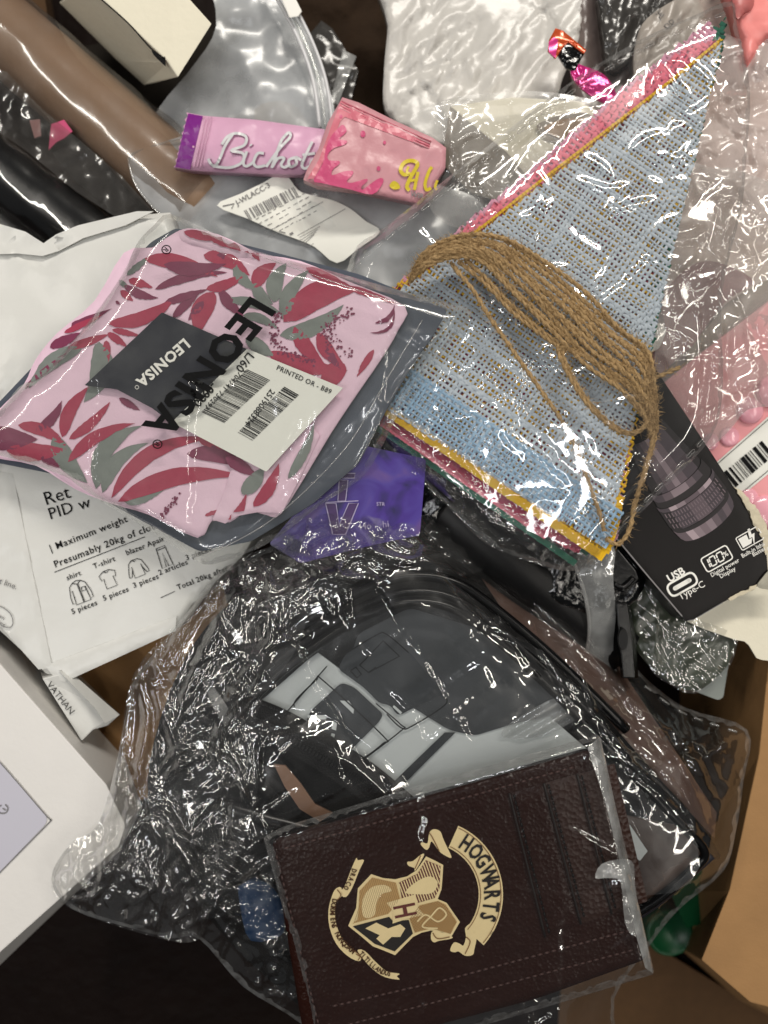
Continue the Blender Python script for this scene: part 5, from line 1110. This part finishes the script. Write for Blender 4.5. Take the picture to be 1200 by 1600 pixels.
# card slots: each a leather lip lying over the one before
for k, (a_, b_) in enumerate((((796, 1240), (852, 1464)), ((850, 1224), (908, 1444)), ((902, 1210), (956, 1428)))):
    d_ = np.array(b_, float)-np.array(a_, float)
    pts = [a_, (a_[0]+58, a_[1]-17), (b_[0]+56, b_[1]-20), b_]
    sheet('card_slot', rnd(pts, 3), lambda x, y, k=k: zLs(x, y)+2.2+k*.5, M_leather_sheen if k else M_leather, t, 9, 2.5, 2)
    lines([(a_[0]+7, a_[1]+2), (b_[0]+7, b_[1]-4)], 1.2, 6, 3, M_black, dz=3.4+k*.5)
    tube('slot_edge', [(a_[0], a_[1], float(zLs(*a_))+3+k*.5), ((a_[0]+b_[0])/2, (a_[1]+b_[1])/2, float(zLs(*a_))+3+k*.5), (b_[0], b_[1], float(zLs(*b_))+3+k*.5)], 1.3, M_crestk, t, 8)
# crest: a plain quartered shield with ribbons
c4 = lambda L: [(500+x*.26667, 1280+y*.26667) for x, y in L]
A1 = Acc(zLs, 1.0); A2 = Acc(zLs, 1.8); A3 = Acc(zLs, 2.4); A4 = Acc(zLs, 3.0); AR = Acc(zLs, 2.5); AK = Acc(zLs, 1.7)
sh = [(165, 625), (212, 520), (222, 405), (300, 322), (370, 345), (440, 352), (510, 335), (565, 300), (600, 250), (622, 218), (668, 240), (722, 268), (718, 340), (712, 410), (690, 468), (742, 490), (780, 545), (820, 602), (795, 645), (768, 690), (715, 660), (650, 652), (595, 665), (545, 690), (490, 745), (440, 797), (375, 770), (310, 745), (240, 685)]
sh = np.array(sh, float); cen = np.array((478, 520.))
A1.poly(c4(sh), 6)
ins_ = cen+(sh-cen)*.915
H0 = (420, 570); 
q1 = [(222, 590), (232, 420), (305, 342), (445, 372), (470, 470), (400, 555), (190, 612)]
q2 = [(462, 372), (570, 320), (620, 240), (706, 275), (700, 405), (672, 462), (575, 490), (480, 465)]
q3 = [(585, 505), (690, 480), (735, 500), (802, 602), (765, 672), (650, 640), (555, 665), (525, 585)]
q4 = [(192, 628), (405, 572), (430, 600), (520, 590), (545, 670), (438, 775), (320, 730)]
A2.poly(c4(q1), 6); A3.poly(c4([(0, 0), (1, 0), (0, 1)]), 6)
A2d = Acc(zLs, 1.9); A2d.poly(c4(q2), 6); A2d.done('crest_print', M_crestr, t)
A3q = Acc(zLs, 1.9); A3q.poly(c4(q3), 6); A3q.done('crest_print', M_crestm, t)
A4q = Acc(zLs, 1.9); A4q.poly(c4(q4), 6); A4q.done('crest_print', M_crestk, t)
def hatch(ac, poly, dirv, sp, w_):
    poly = np.array(c4(poly)); d_ = np.array(dirv, float); d_ /= np.hypot(*d_); n2 = np.array((-d_[1], d_[0])); c_ = poly.mean(0)
    for k in range(-40, 41):
        us = np.arange(-60, 60, .8); pts = c_+n2*k*sp+d_*us[:, None]; m_ = inside(pts, poly)
        if m_.sum() > 3:
            i = np.where(m_)[0]; ac.stroke([pts[i[0]], pts[i[-1]]], w_, False)
hatch(A3, q2, (.35, .94), 4.2, 1.7)
AH = Acc(zLs, 2.6); hatch(AH, q1, (.3, -.95), 3, .5); hatch(AH, q3, (.8, .6), 3.2, .5); hatch(AH, q3, (.6, -.8), 3.2, .5); AH.done('crest_hatching', M_crestd, t, kind='stuff')
# plain filler shapes in each quarter: a bar, a lozenge, a wave, a chevron
A3.poly(smooth(c4([(250, 560), (250, 470), (300, 400), (380, 385), (420, 420), (360, 440), (330, 500), (320, 560), (280, 580)]), 3), 5)
A3.poly(smooth(c4([(500, 430), (560, 370), (640, 335), (690, 370), (660, 430), (580, 440)]), 3), 5)
A3.poly(c4([(265, 640), (330, 606), (400, 640), (470, 615), (500, 640), (470, 690), (420, 690), (370, 735), (330, 700), (350, 680)]), 5)
A4.stroke(c4([(570, 600), (620, 560), (690, 600), (740, 560), (700, 520), (650, 570), (600, 630), (690, 640)]), 2.4)
A3.poly(c4([(390, 490), (560, 440), (575, 520), (612, 560), (520, 580), (425, 612), (430, 540)]), 6)
AR.off = 3.4
AR.text('H', (508, 1280), (0, 1), 1)if False else None
AR.text('H', tuple(np.array(c4([(442, 592)])[0])), (.28*0-.0+.26, -.97), 44, up=(-.97, -.26), bold=.03) if False else AR.text('H', tuple(np.array(c4([(430, 508)])[0])), (.20, .98), 48, up=(.98, -.20), bold=.02, xs=.62)
# ribbons
def arc(c_, r0, r1, a0, a1, n=26):
    A_ = np.radians(np.linspace(a0, a1, n)); return np.vstack([np.stack([c_[0]+r1*np.cos(A_), c_[1]+r1*np.sin(A_)], 1), np.stack([c_[0]+r0*np.cos(A_), c_[1]+r0*np.sin(A_)], 1)[::-1]])
rc = (668, 1398)
A1.poly(arc(rc, 80, 118, -66, 42), 6)
for r_ in (81, 116.5): AK2 = A2d
AB = Acc(zLs, 2.2)
for r_ in (83, 115): 
    A_ = np.radians(np.linspace(-65, 41, 30)); AB.stroke([(rc[0]+r_*math.cos(q), rc[1]+r_*math.sin(q)) for q in A_], 1.1, False)
A1.poly(smooth(c4([(738, 150), (770, 218), (755, 224), (700, 190), (655, 130), (640, 165), (622, 180), (590, 148), (600, 135), (630, 140), (640, 80), (668, 58), (705, 72), (720, 110)]), 3), 5)
A1.poly(smooth(c4([(905, 620), (918, 690), (905, 760), (895, 795), (850, 800), (812, 775), (790, 780), (762, 768), (785, 722), (820, 730), (840, 740), (855, 690), (850, 640), (880, 612)]), 3), 5)
A1.poly(smooth(c4([(560, 300), (610, 210), (590, 208), (545, 245), (512, 250), (518, 272), (550, 285)]), 3), 5)
A1.poly(smooth(c4([(655, 660), (690, 655), (770, 685), (768, 700), (700, 712), (668, 722), (650, 700)]), 3), 5)
for L in ([(640, 80), (660, 110), (700, 190)], [(855, 690), (880, 720), (850, 790)], [(590, 212), (570, 260), (555, 292)], [(660, 665), (690, 700), (760, 690)]): AB.stroke(c4(L), 1.4)
A1.poly(smooth(c4([(212, 228), (222, 240), (258, 240), (230, 300), (190, 400), (152, 456), (118, 436), (150, 380), (180, 300)]), 3), 5)
A1.poly(smooth(c4([(92, 408), (124, 400), (128, 450), (96, 480), (88, 570), (110, 660), (150, 730), (205, 775), (240, 810), (225, 832), (160, 800), (95, 730), (55, 630), (50, 530), (70, 450)]), 3), 5)
A1.poly(smooth(c4([(220, 768), (260, 770), (320, 830), (390, 890), (465, 905), (450, 920), (465, 940), (380, 925), (310, 880), (250, 815)]), 3), 5)
for L in ([(100, 412), (122, 445), (96, 480)], [(205, 775), (235, 800), (222, 828)], [(212, 790), (250, 815)]): AB.stroke(c4(L), 1.3)
AB.done('crest_lines', M_crestd, t, kind='stuff')
def arctext(ac, s_, path, size, flip=False, bold=0, xs=.8, align=1.0):
    L = smooth(path, 20, False); seg_ = np.hypot(*np.diff(L, axis=0).T); cs = np.concatenate([[0], np.cumsum(seg_)]); n = len(s_)
    for k, ch in enumerate(s_):
        s0 = cs[-1]*(k+.1)/n; i = min(np.searchsorted(cs, s0, 'right')-1, len(L)-2); d_ = (L[i+1]-L[i])/seg_[i]; p = L[i]+d_*(s0-cs[i])
        if ch != ' ': ac.text(ch, tuple(p), tuple(d_), size, bold=bold, xs=xs)
AT = Acc(zLs, 2.6)
A_ = np.radians(np.linspace(-59, 27, 12)); arctext(AT, 'HOGWARTS', [(rc[0]+89*math.cos(q), rc[1]+89*math.sin(q)) for q in A_], 35, bold=.028, xs=.66)
AT.text('TM', tuple(c4([(1003, 655)])[0]), (-.2, .98), 5)
AT.done('crest_lettering', M_crestk, t)
AT2 = Acc(zLs, 2.6)
arctext(AT2, 'DRACO', c4([(190, 285), (170, 345), (135, 405)]), 11, bold=.03, xs=.7); arctext(AT2, 'DORMIENS NUNQUAM', c4([(74, 462), (60, 545), (74, 640), (118, 722), (188, 788)]), 11.5, bold=.03, xs=.8); arctext(AT2, 'TITILLANDUS', c4([(226, 790), (284, 850), (345, 900), (415, 922)]), 11, bold=.03, xs=.72)
AT2.done('motto_lettering', pm('motto_brown', (74, 46, 26), .6, .1), t)
A1.done('crest_shapes', M_crest, t); A2.done('crest_print', M_crestm, t); A3.done('crest_figures', M_crest, t); A4.done('crest_wave', M_crest, t); AR.done('crest_letter', M_crestr, t)
# the sleeve
sl = rnd([(411, 1308), (440, 1292), (700, 1214), (936, 1147), (950, 1200), (1023, 1522), (860, 1572), (560, 1660), (500, 1680), (470, 1520)], 6)
FS = [([(560, 1262), (700, 1340), (860, 1410)], 1.3, 3), ([(470, 1300), (590, 1352)], 1.2, 3), ([(520, 1290), (585, 1420), (630, 1560)], 1.2, 3), ([(700, 1350), (800, 1390), (960, 1410)], 1.2, 3), ([(880, 1290), (985, 1350)], 3, 6), ([(930, 1400), (985, 1372)], 5, 8), ([(920, 1420), (984, 1382)], 4, 7), ([(900, 1200), (930, 1180)], 3, 6), ([(560, 1270), (600, 1262), (640, 1240)], 2.5, 5), ([(950, 1490), (1010, 1450)], 4, 7)]+rfolds(sl, 26, 30, 110, 1.4, 3.5, 5)
def zS(x, y):
    x = np.ravel(np.asarray(x, float)); y = np.ravel(np.asarray(y, float)); q = np.stack([x, y], 1); e_ = np.clip(edist(q, sl)/16, 0, 1)
    return zL(x, y)+7+crinkle(x, y, 220, .07, 141, fine=.2)+folds(x, y, FS)-16*(1-e_)**2
sheet('sleeve_film', sl, zS, F_sleeve, t, 6)
rim('sleeve_edge', sl, zS, F_edge, t, 11)
strip = [(918, 1168), (938, 1150), (962, 1260), (988, 1370), (1010, 1470), (1020, 1520), (1008, 1512), (996, 1470), (974, 1372), (948, 1262)]
sheet('sleeve_fold', strip, lambda x, y: zS(x, y)+5+6*ridged(x, y, 40, 9), F_strap, t, 4)
sheet('sleeve_fold', smooth([(930, 1372), (940, 1350), (975, 1342), (990, 1350), (992, 1380), (1000, 1440), (990, 1462), (976, 1440), (970, 1380), (950, 1372)], 3), lambda x, y: zS(x, y)+10+7*fb(x, y, 22, 8), F_strap, t, 4)
